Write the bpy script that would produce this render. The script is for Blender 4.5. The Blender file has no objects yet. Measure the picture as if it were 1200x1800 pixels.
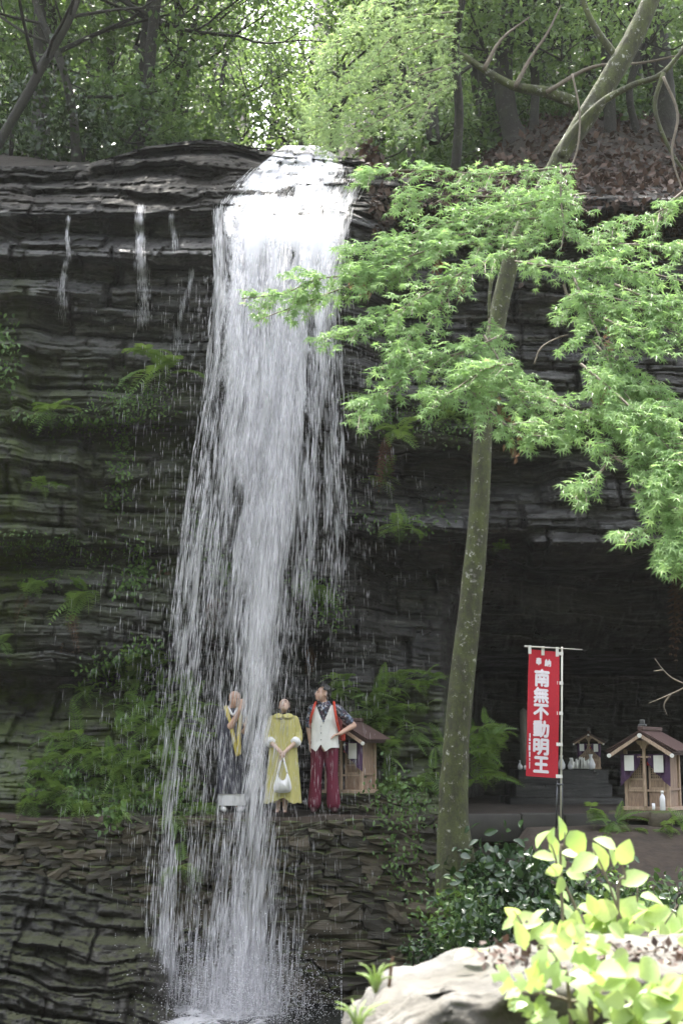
import bpy, bmesh, math, random
import numpy as np
from mathutils import Vector, Matrix

C = bpy.context.scene.collection
SC = bpy.context.scene

# ------------------------------------------------------------------ camera
PITCH = math.radians(9.8)
CAMZ = 1.6
cam_d = bpy.data.cameras.new('camera')
cam = bpy.data.objects.new('camera', cam_d)
C.objects.link(cam)
cam_d.sensor_fit = 'VERTICAL'
cam_d.sensor_height = 36
cam_d.sensor_width = 24
cam_d.lens = 50
cam_d.clip_start = 0.1
cam_d.clip_end = 1000
cam.location = (0, 0, CAMZ)
cam.rotation_euler = (math.pi / 2 + PITCH, 0, 0)
cam_d.dof.use_dof = True
cam_d.dof.focus_distance = 18.0
cam_d.dof.aperture_fstop = 4.0
SC.camera = cam

# ------------------------------------------------------------------ sky, sun, exposure
SUN_EL, SUN_AZ = math.radians(66.5), math.radians(-6)     # behind the cliff, a little to the left
world = bpy.data.worlds.new('World')
SC.world = world
world.use_nodes = True
wn = world.node_tree
sky = wn.nodes.new('ShaderNodeTexSky')
sky.sky_type = 'NISHITA'
sky.sun_disc = False
sky.sun_elevation = SUN_EL
sky.sun_rotation = SUN_AZ
sky.dust_density = 3.0
sky.air_density = 1.0
bg = wn.nodes['Background']
hs = wn.nodes.new('ShaderNodeHueSaturation')
hs.inputs['Saturation'].default_value = 0.3            # thin bright haze
wn.links.new(sky.outputs[0], hs.inputs['Color'])
wn.links.new(hs.outputs[0], bg.inputs[0])
bg.inputs[1].default_value = 0.15
sun_d = bpy.data.lights.new('sun', 'SUN')
sun_d.energy = 2.6
sun_d.angle = math.radians(0.55)
sun_d.color = (1.0, 0.95, 0.86)
sun = bpy.data.objects.new('sun', sun_d)
C.objects.link(sun)
sdir = Vector((math.sin(SUN_AZ) * math.cos(SUN_EL), math.cos(SUN_AZ) * math.cos(SUN_EL), math.sin(SUN_EL)))
sun.rotation_euler = sdir.to_track_quat('Z', 'Y').to_euler()
sun.location = sdir * 60
SC.view_settings.view_transform = 'Standard'
SC.view_settings.look = 'None'
SC.view_settings.exposure = 2.85
SC.view_settings.gamma = 1
SC.view_settings.use_curve_mapping = False
SC.cycles.max_bounces = 8
SC.cycles.diffuse_bounces = 3
SC.cycles.glossy_bounces = 2
SC.cycles.transmission_bounces = 4
SC.cycles.transparent_max_bounces = 40
SC.cycles.use_denoising = True

# ------------------------------------------------------------------ helpers
rng = np.random.default_rng(7)
rnd = random.Random(7)
FPX = 2500.0
_cp, _sp = math.cos(PITCH), math.sin(PITCH)


def PA(px, py, Y):
    """points of the photograph's lines of sight at the distance Y (arrays)"""
    px, py, Y = np.broadcast_arrays(np.asarray(px, float), np.asarray(py, float), np.asarray(Y, float))
    u = (px - 600) / FPX
    v = (900 - py) / FPX
    t = Y / (_cp - v * _sp)
    return np.stack([u * t, Y, CAMZ + (_sp + v * _cp) * t], -1)


def P(px, py, Y):
    return Vector(PA(px, py, Y).tolist())


def _h(i, j, k):
    i = i.astype(np.int64); j = j.astype(np.int64); k = k.astype(np.int64)
    n = (i * 374761393 + j * 668265263 + k * 1440662683) & 0xFFFFFFFF
    n = ((n ^ (n >> 13)) * 1274126177) & 0xFFFFFFFF
    n = (n ^ (n >> 16)) & 0xFFFFFFFF
    n = (n * 2246822519) & 0xFFFFFFFF
    n = n ^ (n >> 15)
    return n / 4294967296.0


def vnoise(x, y, z):
    x, y, z = np.broadcast_arrays(np.asarray(x, float), np.asarray(y, float), np.asarray(z, float))
    xi, yi, zi = np.floor(x), np.floor(y), np.floor(z)
    f = [x - xi, y - yi, z - zi]
    f = [a * a * (3 - 2 * a) for a in f]
    r = 0
    for a in (0, 1):
        for b in (0, 1):
            for c in (0, 1):
                w = (f[0] if a else 1 - f[0]) * (f[1] if b else 1 - f[1]) * (f[2] if c else 1 - f[2])
                r = r + w * _h(xi + a, yi + b, zi + c)
    return r * 2 - 1


def fbm(x, y, z, o=4):
    r, a = 0, 1.0
    x = np.asarray(x, float); y = np.asarray(y, float); z = np.asarray(z, float)
    for i in range(o):
        r = r + a * vnoise(x + 13.7 * i, y + 7.1 * i, z + 3.3 * i)
        x, y, z, a = x * 2.03, y * 2.03, z * 2.03, a * 0.5
    return r


def sstep(a, b, x):
    t = np.clip((x - a) / (b - a), 0, 1)
    return t * t * (3 - 2 * t)


def mesh_np(name, V, F, smooth=True, attrs=None):
    """V (n,3); F one (m,k) array or a list of such arrays"""
    V = np.asarray(V, np.float32).reshape(-1, 3)
    Fs = F if isinstance(F, list) else [F]
    Fs = [np.asarray(f, np.int32) for f in Fs if len(f)]
    me = bpy.data.meshes.new(name)
    me.vertices.add(len(V))
    me.vertices.foreach_set('co', V.ravel())
    li = np.concatenate([f.ravel() for f in Fs])
    tot = np.concatenate([np.full(len(f), f.shape[1], np.int32) for f in Fs])
    me.loops.add(len(li))
    me.loops.foreach_set('vertex_index', li)
    me.polygons.add(len(tot))
    st = np.concatenate([[0], np.cumsum(tot)[:-1]]).astype(np.int32)
    me.polygons.foreach_set('loop_start', st)
    me.polygons.foreach_set('use_smooth', np.full(len(tot), smooth))
    me.update(calc_edges=True)
    for k, a in (attrs or {}).items():
        at = me.attributes.new(k, 'FLOAT', 'POINT')
        at.data.foreach_set('value', np.asarray(a, np.float32))
    return me


def link(name, me, mat=None, parent=None, kind=None):
    o = bpy.data.objects.new(name, me)
    if mat is not None and len(me.materials) == 0:
        me.materials.append(mat)
    C.objects.link(o)
    if parent is not None:
        o.parent = parent
    if kind:
        o['kind'] = kind
    return o


class MB:
    def __init__(self):
        self.V, self.F, self.A, self.n = [], [], [], 0

    def add(self, V, F, a=0.5):
        V = np.asarray(V, float).reshape(-1, 3)
        for f in (F if isinstance(F, list) else [F]):
            f = np.asarray(f, int)
            if len(f):
                self.F.append(f + self.n)
        self.V.append(V)
        self.A.append(np.broadcast_to(np.asarray(a, float), (len(V),)))
        self.n += len(V)
        return self

    def mesh(self, name, smooth=True):
        by = {}
        for f in self.F:
            by.setdefault(f.shape[1], []).append(f)
        return mesh_np(name, np.concatenate(self.V), [np.concatenate(v) for v in by.values()], smooth,
                       {'tint': np.concatenate(self.A)})

    def build(self, name, mat, parent=None, kind=None, smooth=True):
        return link(name, self.mesh(name, smooth), mat, parent, kind)


def tag(o, label=None, cat=None, group=None, kind=None):
    if label: o['label'] = label
    if cat: o['category'] = cat
    if group: o['group'] = group
    if kind: o['kind'] = kind
    return o


def thing(name, label, cat, loc=(0, 0, 0), rotz=0.0, group=None, scale=1.0):
    o = bpy.data.objects.new(name, None)
    o.empty_display_size = 0.1
    C.objects.link(o)
    o.location = loc
    o.rotation_euler = (0, 0, rotz)
    o.scale = (scale,) * 3
    return tag(o, label, cat, group)


def copy_tree(o, parent=None):
    c = o.copy()
    C.objects.link(c)
    c.parent = parent
    for ch in list(o.children):
        copy_tree(ch, c)
    return c


def tube(pts, rad, n=8, jit=0.0, cap=True, seed=0):
    pts = np.asarray([tuple(p) for p in pts], float)
    rad = np.broadcast_to(np.asarray(rad, float), (len(pts),))
    T = np.gradient(pts, axis=0)
    T /= np.linalg.norm(T, axis=1, keepdims=True) + 1e-9
    ref = np.array([0.31, 0.9, 0.1]) if abs(T[0][1]) < 0.8 else np.array([1.0, 0.1, 0.2])
    V = []
    for i in range(len(pts)):
        a = ref - T[i] * ref.dot(T[i]); a /= np.linalg.norm(a) + 1e-9
        ref = a
        b = np.cross(T[i], a)
        th = np.arange(n) * 2 * math.pi / n
        r = rad[i] * np.ones(n)
        if jit:
            r = r * (1 + jit * fbm(np.cos(th) * 1.3 + seed, np.sin(th) * 1.3, i * 0.35 + 0 * th, 3))
        V.append(pts[i] + r[:, None] * (np.cos(th)[:, None] * a + np.sin(th)[:, None] * b))
    V = np.concatenate(V)
    F = []
    for i in range(len(pts) - 1):
        for k in range(n):
            F.append((i * n + k, i * n + (k + 1) % n, (i + 1) * n + (k + 1) % n, (i + 1) * n + k))
    F = [np.array(F)]
    if cap:
        m = len(pts) - 1
        F.append(np.array([[k for k in range(n)][::-1]]))
        F.append(np.array([[m * n + k for k in range(n)]]))
    return V, F


def smooth_path(pts, k=6):
    """Catmull-Rom through the points"""
    p = np.asarray([tuple(a) for a in pts], float)
    p = np.concatenate([[2 * p[0] - p[1]], p, [2 * p[-1] - p[-2]]])
    out = []
    for i in range(1, len(p) - 2):
        for t in np.arange(k) / k:
            out.append(0.5 * (2 * p[i] + (p[i + 1] - p[i - 1]) * t + (2 * p[i - 1] - 5 * p[i] + 4 * p[i + 1] - p[i + 2]) * t * t
                              + (3 * p[i] - p[i - 1] - 3 * p[i + 1] + p[i + 2]) * t ** 3))
    out.append(p[-2])
    return np.array(out)


def frames(tip, nrm):
    y = tip / (np.linalg.norm(tip, axis=-1, keepdims=True) + 1e-9)
    z = nrm - (nrm * y).sum(-1, keepdims=True) * y
    z /= np.linalg.norm(z, axis=-1, keepdims=True) + 1e-9
    x = np.cross(y, z)
    return np.stack([x, y, z], -1)


def scatter(LV, LF, pos, R, s):
    N, m = len(pos), len(LV)
    V = np.einsum('nij,mj->nmi', R, LV) * np.asarray(s)[:, None, None] + pos[:, None, :]
    F = (np.asarray(LF)[None] + (np.arange(N) * m)[:, None, None]).reshape(-1, np.asarray(LF).shape[1])
    return V.reshape(-1, 3), F


def rdir(n, bias=(0, 0, 0), spread=1.0):
    d = rng.normal(size=(n, 3)) * spread + np.asarray(bias, float)
    return d / (np.linalg.norm(d, axis=1, keepdims=True) + 1e-9)


def box(mb, x0, x1, y0, y1, z0, z1, b=0.0):
    if b <= 0:
        V = [(x, y, z) for z in (z0, z1) for y in (y0, y1) for x in (x0, x1)]
        mb.add(V, np.array([(0, 2, 3, 1), (4, 5, 7, 6), (0, 1, 5, 4), (2, 6, 7, 3), (0, 4, 6, 2), (1, 3, 7, 5)]))
        return mb
    bm = bmesh.new()
    bmesh.ops.create_cube(bm, size=1)
    for v in bm.verts:
        v.co = Vector(((x0 + x1) / 2 + v.co.x * (x1 - x0), (y0 + y1) / 2 + v.co.y * (y1 - y0), (z0 + z1) / 2 + v.co.z * (z1 - z0)))
    bmesh.ops.bevel(bm, geom=bm.edges[:], offset=b, segments=1, profile=0.5, affect='EDGES')
    add_bm(mb, bm)
    return mb


def add_bm(mb, bm, M=None):
    bm.verts.index_update()
    V = [tuple(M @ v.co) if M else tuple(v.co) for v in bm.verts]
    by = {}
    for f in bm.faces:
        by.setdefault(len(f.verts), []).append([v.index for v in f.verts])
    mb.add(V, [np.array(f) for f in by.values()])
    bm.free()


# ------------------------------------------------------------------ materials
def new_mat(name):
    m = bpy.data.materials.new(name)
    m.use_nodes = True
    nt = m.node_tree
    return m, nt, nt.nodes['Principled BSDF'], nt.nodes['Material Output']


def N(nt, t, **kw):
    n = nt.nodes.new(t)
    for k, v in kw.items():
        if k in n.inputs:
            n.inputs[k].default_value = v
        else:
            setattr(n, k, v)
    return n


def noise(nt, vec, scale, detail=5, rough=0.6, dist=0.0):
    n = N(nt, 'ShaderNodeTexNoise', Scale=scale, Detail=detail, Roughness=rough, Distortion=dist)
    if vec is not None:
        nt.links.new(vec, n.inputs['Vector'])
    return n.outputs['Fac']


def ramp(nt, fac, stops, interp='LINEAR'):
    r = nt.nodes.new('ShaderNodeValToRGB')
    r.color_ramp.interpolation = interp
    e = r.color_ramp.elements
    while len(e) < len(stops):
        e.new(0.5)
    for i, (p, c) in enumerate(stops):
        e[i].position = p
        e[i].color = (c, c, c, 1) if isinstance(c, (int, float)) else (*c, 1)
    nt.links.new(fac, r.inputs[0])
    return r.outputs[0]


def mix(nt, fac, a, b, mode='MIX'):
    m = nt.nodes.new('ShaderNodeMix')
    m.data_type = 'RGBA'
    m.blend_type = mode
    for s, i in ((fac, 0), (a, 6), (b, 7)):
        if isinstance(s, (int, float)):
            m.inputs[i].default_value = s if i == 0 else (s, s, s, 1)
        elif isinstance(s, tuple):
            m.inputs[i].default_value = (*s, 1)
        else:
            nt.links.new(s, m.inputs[i])
    return m.outputs[2]


def mapping(nt, scale=(1, 1, 1), rot=(0, 0, 0), coord='Object'):
    tc = nt.nodes.new('ShaderNodeTexCoord')
    mp = nt.nodes.new('ShaderNodeMapping')
    mp.inputs['Scale'].default_value = scale
    mp.inputs['Rotation'].default_value = rot
    nt.links.new(tc.outputs[coord], mp.inputs['Vector'])
    return mp.outputs[0]


def mth(nt, op, a, b=None, clamp=False):
    m = nt.nodes.new('ShaderNodeMath')
    m.operation = op
    m.use_clamp = clamp
    for i, s in enumerate((a, b)):
        if s is None: continue
        if isinstance(s, (int, float)): m.inputs[i].default_value = s
        else: nt.links.new(s, m.inputs[i])
    return m.outputs[0]


def bump(nt, h, strength=0.5, dist=0.02, bsdf=None):
    b = N(nt, 'ShaderNodeBump', Strength=strength, Distance=dist)
    nt.links.new(h, b.inputs['Height'])
    if bsdf: nt.links.new(b.outputs[0], bsdf.inputs['Normal'])
    return b.outputs[0]


def attr(nt, name):
    a = nt.nodes.new('ShaderNodeAttribute')
    a.attribute_name = name
    return a.outputs['Fac']


def rock_mat(name, dark, mid, light, moss=(0.035, 0.05, 0.012), strat=7.0, wet=0.3, moss_amt=0.5, use_attr=False, bscale=1.0, objrand=False, mup=0.35, bstr=0.8, plate=0.5):
    m, nt, b, _ = new_mat(name)
    v = mapping(nt, (0.9, 0.9, strat))
    v1 = mapping(nt)
    n1 = noise(nt, v, 1.6, 9, 0.68, 0.4)
    n2 = noise(nt, v1, 0.7, 4, 0.6)
    n3 = noise(nt, v1, 26, 6, 0.7)
    col = ramp(nt, n1, [(0.3, dark), (0.52, mid), (0.75, light)])
    col = mix(nt, ramp(nt, n2, [(0.35, 0.0), (0.65, 0.55)]), col, (mid[0] * 1.25, mid[1] * 1.02, mid[2] * 0.75))
    col = mix(nt, ramp(nt, n3, [(0.3, 0.0), (0.7, 0.5)]), col, dark)
    if objrand:
        oi = nt.nodes.new('ShaderNodeObjectInfo')
        col = mix(nt, 0.75, col, ramp(nt, oi.outputs['Random'], [(0, (0.5, 0.5, 0.5)), (0.5, (1.0, 0.97, 0.9)), (0.8, (1.5, 1.4, 1.15)), (1.0, (2.2, 2.0, 1.8))]), 'MULTIPLY')
    n4 = noise(nt, v1, 3.0, 6, 0.7)
    if use_attr:
        mf = mth(nt, 'MULTIPLY', attr(nt, 'moss'), ramp(nt, n4, [(0.36, 0.0), (0.58, 1.0)]))
    else:
        ge = nt.nodes.new('ShaderNodeNewGeometry')
        sx = nt.nodes.new('ShaderNodeSeparateXYZ')
        nt.links.new(ge.outputs['Normal'], sx.inputs[0])
        up = mth(nt, 'ADD', mth(nt, 'MULTIPLY', sx.outputs[2], mup), n4)
        mf = ramp(nt, up, [(0.98 - moss_amt * 0.6, 0.0), (1.1 - moss_amt * 0.6, 0.9)])
    col = mix(nt, mf, col, mix(nt, n3, moss, (moss[0] * 2.2, moss[1] * 2.0, moss[2] * 1.6)))
    nt.links.new(col, b.inputs['Base Color'])
    rg = ramp(nt, noise(nt, v1, 2.2, 5, 0.7), [(0.3, wet), (0.7, min(1, wet + 0.45))])
    if use_attr:
        rg = mix(nt, attr(nt, 'dry'), rg, 0.72)
    if use_attr:
        b.inputs['Coat Roughness'].default_value = 0.16      # a film of water on the rock
        nt.links.new(mth(nt, 'MULTIPLY', ramp(nt, noise(nt, mapping(nt, (1.2, 1.2, .5)), 1.1, 4), [(0.4, 0.0), (0.62, 0.75)]), mth(nt, 'SUBTRACT', 1.0, attr(nt, 'dry'))), b.inputs['Coat Weight'])
        nt.links.new(mth(nt, 'SUBTRACT', 0.6, mth(nt, 'MULTIPLY', attr(nt, 'dry'), 0.42)), b.inputs['Specular IOR Level'])
    nt.links.new(mix(nt, mf, rg, 0.9), b.inputs['Roughness'])
    # broken plates: every cell of a stretched cell pattern stands a little higher or lower
    vc = mapping(nt, (1.5, 1.5, strat * 1.25))
    va = nt.nodes.new('ShaderNodeVectorMath'); va.operation = 'MULTIPLY_ADD'
    nz = N(nt, 'ShaderNodeTexNoise', Scale=2.0, Detail=4)
    nt.links.new(v1, nz.inputs['Vector'])
    nt.links.new(nz.outputs['Color'], va.inputs[0]); va.inputs[1].default_value = (0.9, 0.9, 1.4); nt.links.new(vc, va.inputs[2])
    hs_ = []
    for sc in (1.0, 2.7):
        vo = N(nt, 'ShaderNodeTexVoronoi', Scale=sc)
        nt.links.new(va.outputs[0], vo.inputs['Vector'])
        sp_ = nt.nodes.new('ShaderNodeSeparateColor')
        nt.links.new(vo.outputs['Color'], sp_.inputs[0])
        hs_.append(mth(nt, 'ADD', sp_.outputs[0], mth(nt, 'MULTIPLY', vo.outputs['Distance'], -0.5)))
    plates = mth(nt, 'ADD', mth(nt, 'MULTIPLY', hs_[0], 0.55), mth(nt, 'MULTIPLY', hs_[1], 0.3))
    h = mth(nt, 'ADD', mth(nt, 'ADD', n1, mth(nt, 'MULTIPLY', n3, 0.35)), mth(nt, 'MULTIPLY', plates, plate))
    bn = bump(nt, h, bstr, 0.05 * bscale, b)
    nt.links.new(bn, b.inputs['Coat Normal'])
    return m


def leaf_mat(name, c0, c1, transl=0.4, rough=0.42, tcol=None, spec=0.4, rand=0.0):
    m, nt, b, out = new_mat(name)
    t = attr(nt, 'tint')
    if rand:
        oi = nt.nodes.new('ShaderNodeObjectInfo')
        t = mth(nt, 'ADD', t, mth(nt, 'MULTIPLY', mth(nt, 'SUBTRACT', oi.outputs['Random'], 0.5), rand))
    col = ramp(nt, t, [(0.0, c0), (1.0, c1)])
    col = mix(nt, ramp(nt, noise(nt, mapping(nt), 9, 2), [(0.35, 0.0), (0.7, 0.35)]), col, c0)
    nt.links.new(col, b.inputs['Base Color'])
    b.inputs['Roughness'].default_value = rough
    b.inputs['Specular IOR Level'].default_value = spec
    tr = nt.nodes.new('ShaderNodeBsdfTranslucent')
    tc = tcol or (1.5, 1.35, 0.8)
    nt.links.new(mix(nt, 1.0, col, tc, 'MULTIPLY'), tr.inputs['Color'])
    ms = nt.nodes.new('ShaderNodeMixShader')
    ms.inputs[0].default_value = transl
    nt.links.new(b.outputs[0], ms.inputs[1])
    nt.links.new(tr.outputs[0], ms.inputs[2])
    nt.links.new(ms.outputs[0], out.inputs['Surface'])
    return m


def plain(name, col, rough=0.6, var=0.25, scale=12, bmp=0.2, dist=0.004, metal=0.0, vscale=(1, 1, 1), spec=0.5, transl=0.0):
    m, nt, b, out = new_mat(name)
    v = mapping(nt, vscale)
    n = noise(nt, v, scale, 5, 0.65)
    d = tuple(c * (1 - var) for c in col)
    l = tuple(min(1, c * (1 + var * 0.6)) for c in col)
    c = ramp(nt, n, [(0.3, d), (0.7, l)])
    nt.links.new(c, b.inputs['Base Color'])
    b.inputs['Roughness'].default_value = rough
    b.inputs['Metallic'].default_value = metal
    b.inputs['Specular IOR Level'].default_value = spec
    if bmp: bump(nt, n, bmp, dist, b)
    if transl:
        tr = nt.nodes.new('ShaderNodeBsdfTranslucent')
        nt.links.new(c, tr.inputs['Color'])
        ms = nt.nodes.new('ShaderNodeMixShader')
        ms.inputs[0].default_value = transl
        nt.links.new(b.outputs[0], ms.inputs[1]); nt.links.new(tr.outputs[0], ms.inputs[2])
        nt.links.new(ms.outputs[0], out.inputs['Surface'])
    return m


def bark_mat(name, bark, light, moss, moss_amt=0.5):
    m, nt, b, _ = new_mat(name)
    v = mapping(nt, (1, 1, 0.35))
    v1 = mapping(nt)
    n1 = noise(nt, v, 28, 7, 0.7)
    n2 = noise(nt, v1, 2.4, 5, 0.65)
    n3 = noise(nt, v1, 13, 5, 0.7)
    col = ramp(nt, n1, [(0.3, tuple(c * 0.45 for c in bark)), (0.7, bark)])
    col = mix(nt, ramp(nt, n2, [(0.5 - moss_amt * 0.3, 0.0), (0.72 - moss_amt * 0.3, 0.85)]), col, mix(nt, n1, tuple(c * 0.5 for c in moss), moss))
    col = mix(nt, ramp(nt, n3, [(0.585, 0.0), (0.65, 0.85)]), col, light)
    n5 = noise(nt, mapping(nt, (1, 1, .6)), 7, 6, 0.75)
    col = mix(nt, ramp(nt, n5, [(0.42, 0.75), (0.6, 0.0)]), col, tuple(c * 0.25 for c in bark))
    nt.links.new(col, b.inputs['Base Color'])
    b.inputs['Roughness'].default_value = 0.85
    bump(nt, mth(nt, 'ADD', n1, n3), 0.9, 0.02, b)
    return m


def wood_mat(name, col, var=0.45, rough=0.65):
    return plain(name, col, rough, var, 9, 0.3, 0.003, vscale=(9, 9, 1.2))


M = {}
M['cliff'] = rock_mat('wet_schist', (0.004, 0.0037, 0.004), (0.024, 0.0225, 0.0215), (0.19, 0.18, 0.165), strat=7, wet=0.2, use_attr=True, bstr=1.0, plate=1.1)
M['stone'] = rock_mat('wall_stone', (0.02, 0.0185, 0.016), (0.062, 0.057, 0.047), (0.125, 0.117, 0.098), strat=3, wet=0.4, moss_amt=0.46, bscale=0.5, objrand=True)
M['mossrock'] = rock_mat('mossy_rock', (0.009, 0.0085, 0.0075), (0.032, 0.030, 0.025), (0.10, 0.095, 0.085), moss=(0.022, 0.026, 0.010), plate=1.1, strat=4, wet=0.25, moss_amt=0.5, bstr=1.0)
M['boulder'] = rock_mat('boulder_lichen', (0.014, 0.014, 0.012), (0.085, 0.083, 0.075), (0.31, 0.305, 0.29), moss=(0.02, 0.026, 0.009), plate=1.2, bstr=1.0, strat=2.2, wet=0.6, moss_amt=0.8, bscale=0.5, mup=-0.45)
M['earth'] = plain('trodden_earth', (0.04, 0.028, 0.02), 0.95, 0.5, 6, 0.8, 0.03)
M['litter_floor'] = plain('leaf_litter_soil', (0.028, 0.02, 0.014), 0.95, 0.6, 9, 0.9, 0.05)
M['concrete'] = plain('old_concrete', (0.032, 0.029, 0.025), 0.8, 0.5, 3.5, 0.5, 0.01)
M['bark_maple'] = bark_mat('maple_bark', (0.11, 0.095, 0.066), (0.45, 0.44, 0.40), (0.085, 0.105, 0.022), 1.0)
M['bark_dark'] = bark_mat('dark_bark', (0.035, 0.028, 0.022), (0.12, 0.12, 0.1), (0.03, 0.036, 0.014), 0.2)
M['twig'] = plain('twig_bark', (0.16, 0.13, 0.10), 0.8, 0.4, 20)
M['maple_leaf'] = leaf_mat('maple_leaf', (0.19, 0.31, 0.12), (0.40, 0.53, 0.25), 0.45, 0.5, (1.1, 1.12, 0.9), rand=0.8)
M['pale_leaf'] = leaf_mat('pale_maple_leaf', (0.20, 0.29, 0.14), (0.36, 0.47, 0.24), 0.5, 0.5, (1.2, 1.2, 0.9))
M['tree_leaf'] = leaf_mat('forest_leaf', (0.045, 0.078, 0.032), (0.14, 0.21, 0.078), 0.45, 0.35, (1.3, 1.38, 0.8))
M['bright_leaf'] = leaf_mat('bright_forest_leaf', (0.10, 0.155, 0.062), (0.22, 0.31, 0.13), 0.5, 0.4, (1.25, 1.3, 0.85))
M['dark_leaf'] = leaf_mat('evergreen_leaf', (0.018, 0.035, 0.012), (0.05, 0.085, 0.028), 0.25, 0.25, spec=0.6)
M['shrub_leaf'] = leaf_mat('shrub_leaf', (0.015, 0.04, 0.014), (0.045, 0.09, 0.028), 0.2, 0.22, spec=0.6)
M['fore_leaf'] = leaf_mat('young_broad_leaf', (0.27, 0.40, 0.13), (0.48, 0.58, 0.28), 0.45, 0.4, (1.2, 1.15, 0.75), rand=0.9)
M['fern'] = leaf_mat('fern_leaf', (0.09, 0.16, 0.045), (0.23, 0.36, 0.115), 0.35, 0.45, rand=0.8)
M['fern_dry'] = leaf_mat('withered_fern', (0.10, 0.055, 0.035), (0.22, 0.13, 0.085), 0.3, 0.8, (1, 1, 1), rand=0.6)
M['dead_leaf'] = leaf_mat('dead_leaf', (0.03, 0.019, 0.015), (0.12, 0.072, 0.052), 0.15, 0.7, (1, 1, 1))
M['ivy'] = leaf_mat('creeper_leaf', (0.05, 0.10, 0.03), (0.13, 0.22, 0.06), 0.3, 0.4)


def water_mat(name, streak=False, alpha=0.8):
    m, nt, b, out = new_mat(name)
    b.inputs['Base Color'].default_value = (0.94, 0.93, 0.96, 1)
    b.inputs['Roughness'].default_value = 0.35
    b.inputs['Specular IOR Level'].default_value = 0.5
    tr = nt.nodes.new('ShaderNodeBsdfTranslucent')
    tr.inputs['Color'].default_value = (0.95, 0.94, 0.97, 1)
    ms = nt.nodes.new('ShaderNodeMixShader')
    ms.inputs[0].default_value = 0.6
    nt.links.new(b.outputs[0], ms.inputs[1]); nt.links.new(tr.outputs[0], ms.inputs[2])
    res = ms.outputs[0]
    tp = nt.nodes.new('ShaderNodeBsdfTransparent')
    m2 = nt.nodes.new('ShaderNodeMixShader')
    if streak:
        # thin film of falling water: threads, holes and ragged edges
        uv = nt.nodes.new('ShaderNodeTexCoord').outputs['UV']
        mp = N(nt, 'ShaderNodeMapping')
        mp.inputs['Scale'].default_value = (110, 16, 1)
        nt.links.new(uv, mp.inputs['Vector'])
        mp2 = N(nt, 'ShaderNodeMapping')
        mp2.inputs['Scale'].default_value = (26, 5, 1)
        nt.links.new(uv, mp2.inputs['Vector'])
        n1 = noise(nt, mp.outputs[0], 1.0, 3, 0.6, 0.3)
        n2 = noise(nt, mp2.outputs[0], 1.0, 3, 0.6, 0.5)
        d = attr(nt, 'flow')
        s = mth(nt, 'ADD', mth(nt, 'MULTIPLY', n1, 0.6), mth(nt, 'MULTIPLY', n2, 0.4))
        s = mth(nt, 'ADD', s, mth(nt, 'MULTIPLY', mth(nt, 'SUBTRACT', d, 0.62), 0.62))
        a = ramp(nt, s, [(0.40, 0.0), (0.60, 0.95)])
        a = mth(nt, 'MULTIPLY', a, ramp(nt, d, [(0.0, 0.0), (0.12, 1.0)]))
        nt.links.new(a, m2.inputs[0])
    else:
        m2.inputs[0].default_value = alpha
    nt.links.new(tp.outputs[0], m2.inputs[1]); nt.links.new(res, m2.inputs[2])
    nt.links.new(m2.outputs[0], out.inputs['Surface'])
    return m


M['drops'] = water_mat('falling_drops')
M['veil'] = water_mat('falling_veil', alpha=0.3)
M['film'] = water_mat('falling_film', True)
m, nt, b, _ = new_mat('pool_water')
b.inputs['Base Color'].default_value = (0.012, 0.014, 0.012, 1)
b.inputs['Roughness'].default_value = 0.08
b.inputs['IOR'].default_value = 1.33
bump(nt, noise(nt, mapping(nt, (1, 1, 1)), 5, 5, 0.6, 0.4), 0.5, 0.05, b)
M['pool'] = m

# ------------------------------------------------------------------ the cliff
def ip(x, xs, ys):
    return np.interp(x, xs, ys)


def crest(px):
    return ip(px, [-700, 0, 80, 160, 210, 260, 320, 370, 430, 460, 500, 560, 640, 700, 800, 950, 1100, 1250, 1900],
              [296, 292, 292, 286, 272, 257, 249, 244, 256, 264, 268, 272, 280, 312, 322, 326, 330, 328, 320])


def round_amt(px):
    return ip(px, [-700, -200, 0, 100, 560, 640, 720, 1900], [1.3, 1.6, 1.9, 2.6, 2.7, 2.2, 0.7, 0.6])


def lip(px):
    return ip(px, [-700, 0, 60, 400, 480, 640, 720, 900, 1900], [372, 372, 378, 372, 380, 370, 345, 348, 350])


def feat(px, py, pts, r, fade, soft=5.0, edge=30.0):
    """a ledge: the rock below the line is set back by r and comes forward again over `fade`"""
    xs = [p[0] for p in pts]
    l = ip(px, xs, [p[1] for p in pts]) + 4 * vnoise(px / 23.0, 0 * px, 0 * px + r * 7)
    w = sstep(xs[0] - edge, xs[0] + edge, px) * sstep(xs[-1] + edge, xs[-1] - edge, px)
    d = py - l
    return w * r * sstep(-soft, soft, d) * (1 - sstep(fade * 0.25, fade, d))


def bumpb(px, py, x0, x1, y0, y1, r, e=16.0):
    return -r * sstep(x0 - e, x0 + e, px) * sstep(x1 + e, x1 - e, px) * sstep(y0 - e, y0 + e, py) * sstep(y1 + e, y1 - e, py)


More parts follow.
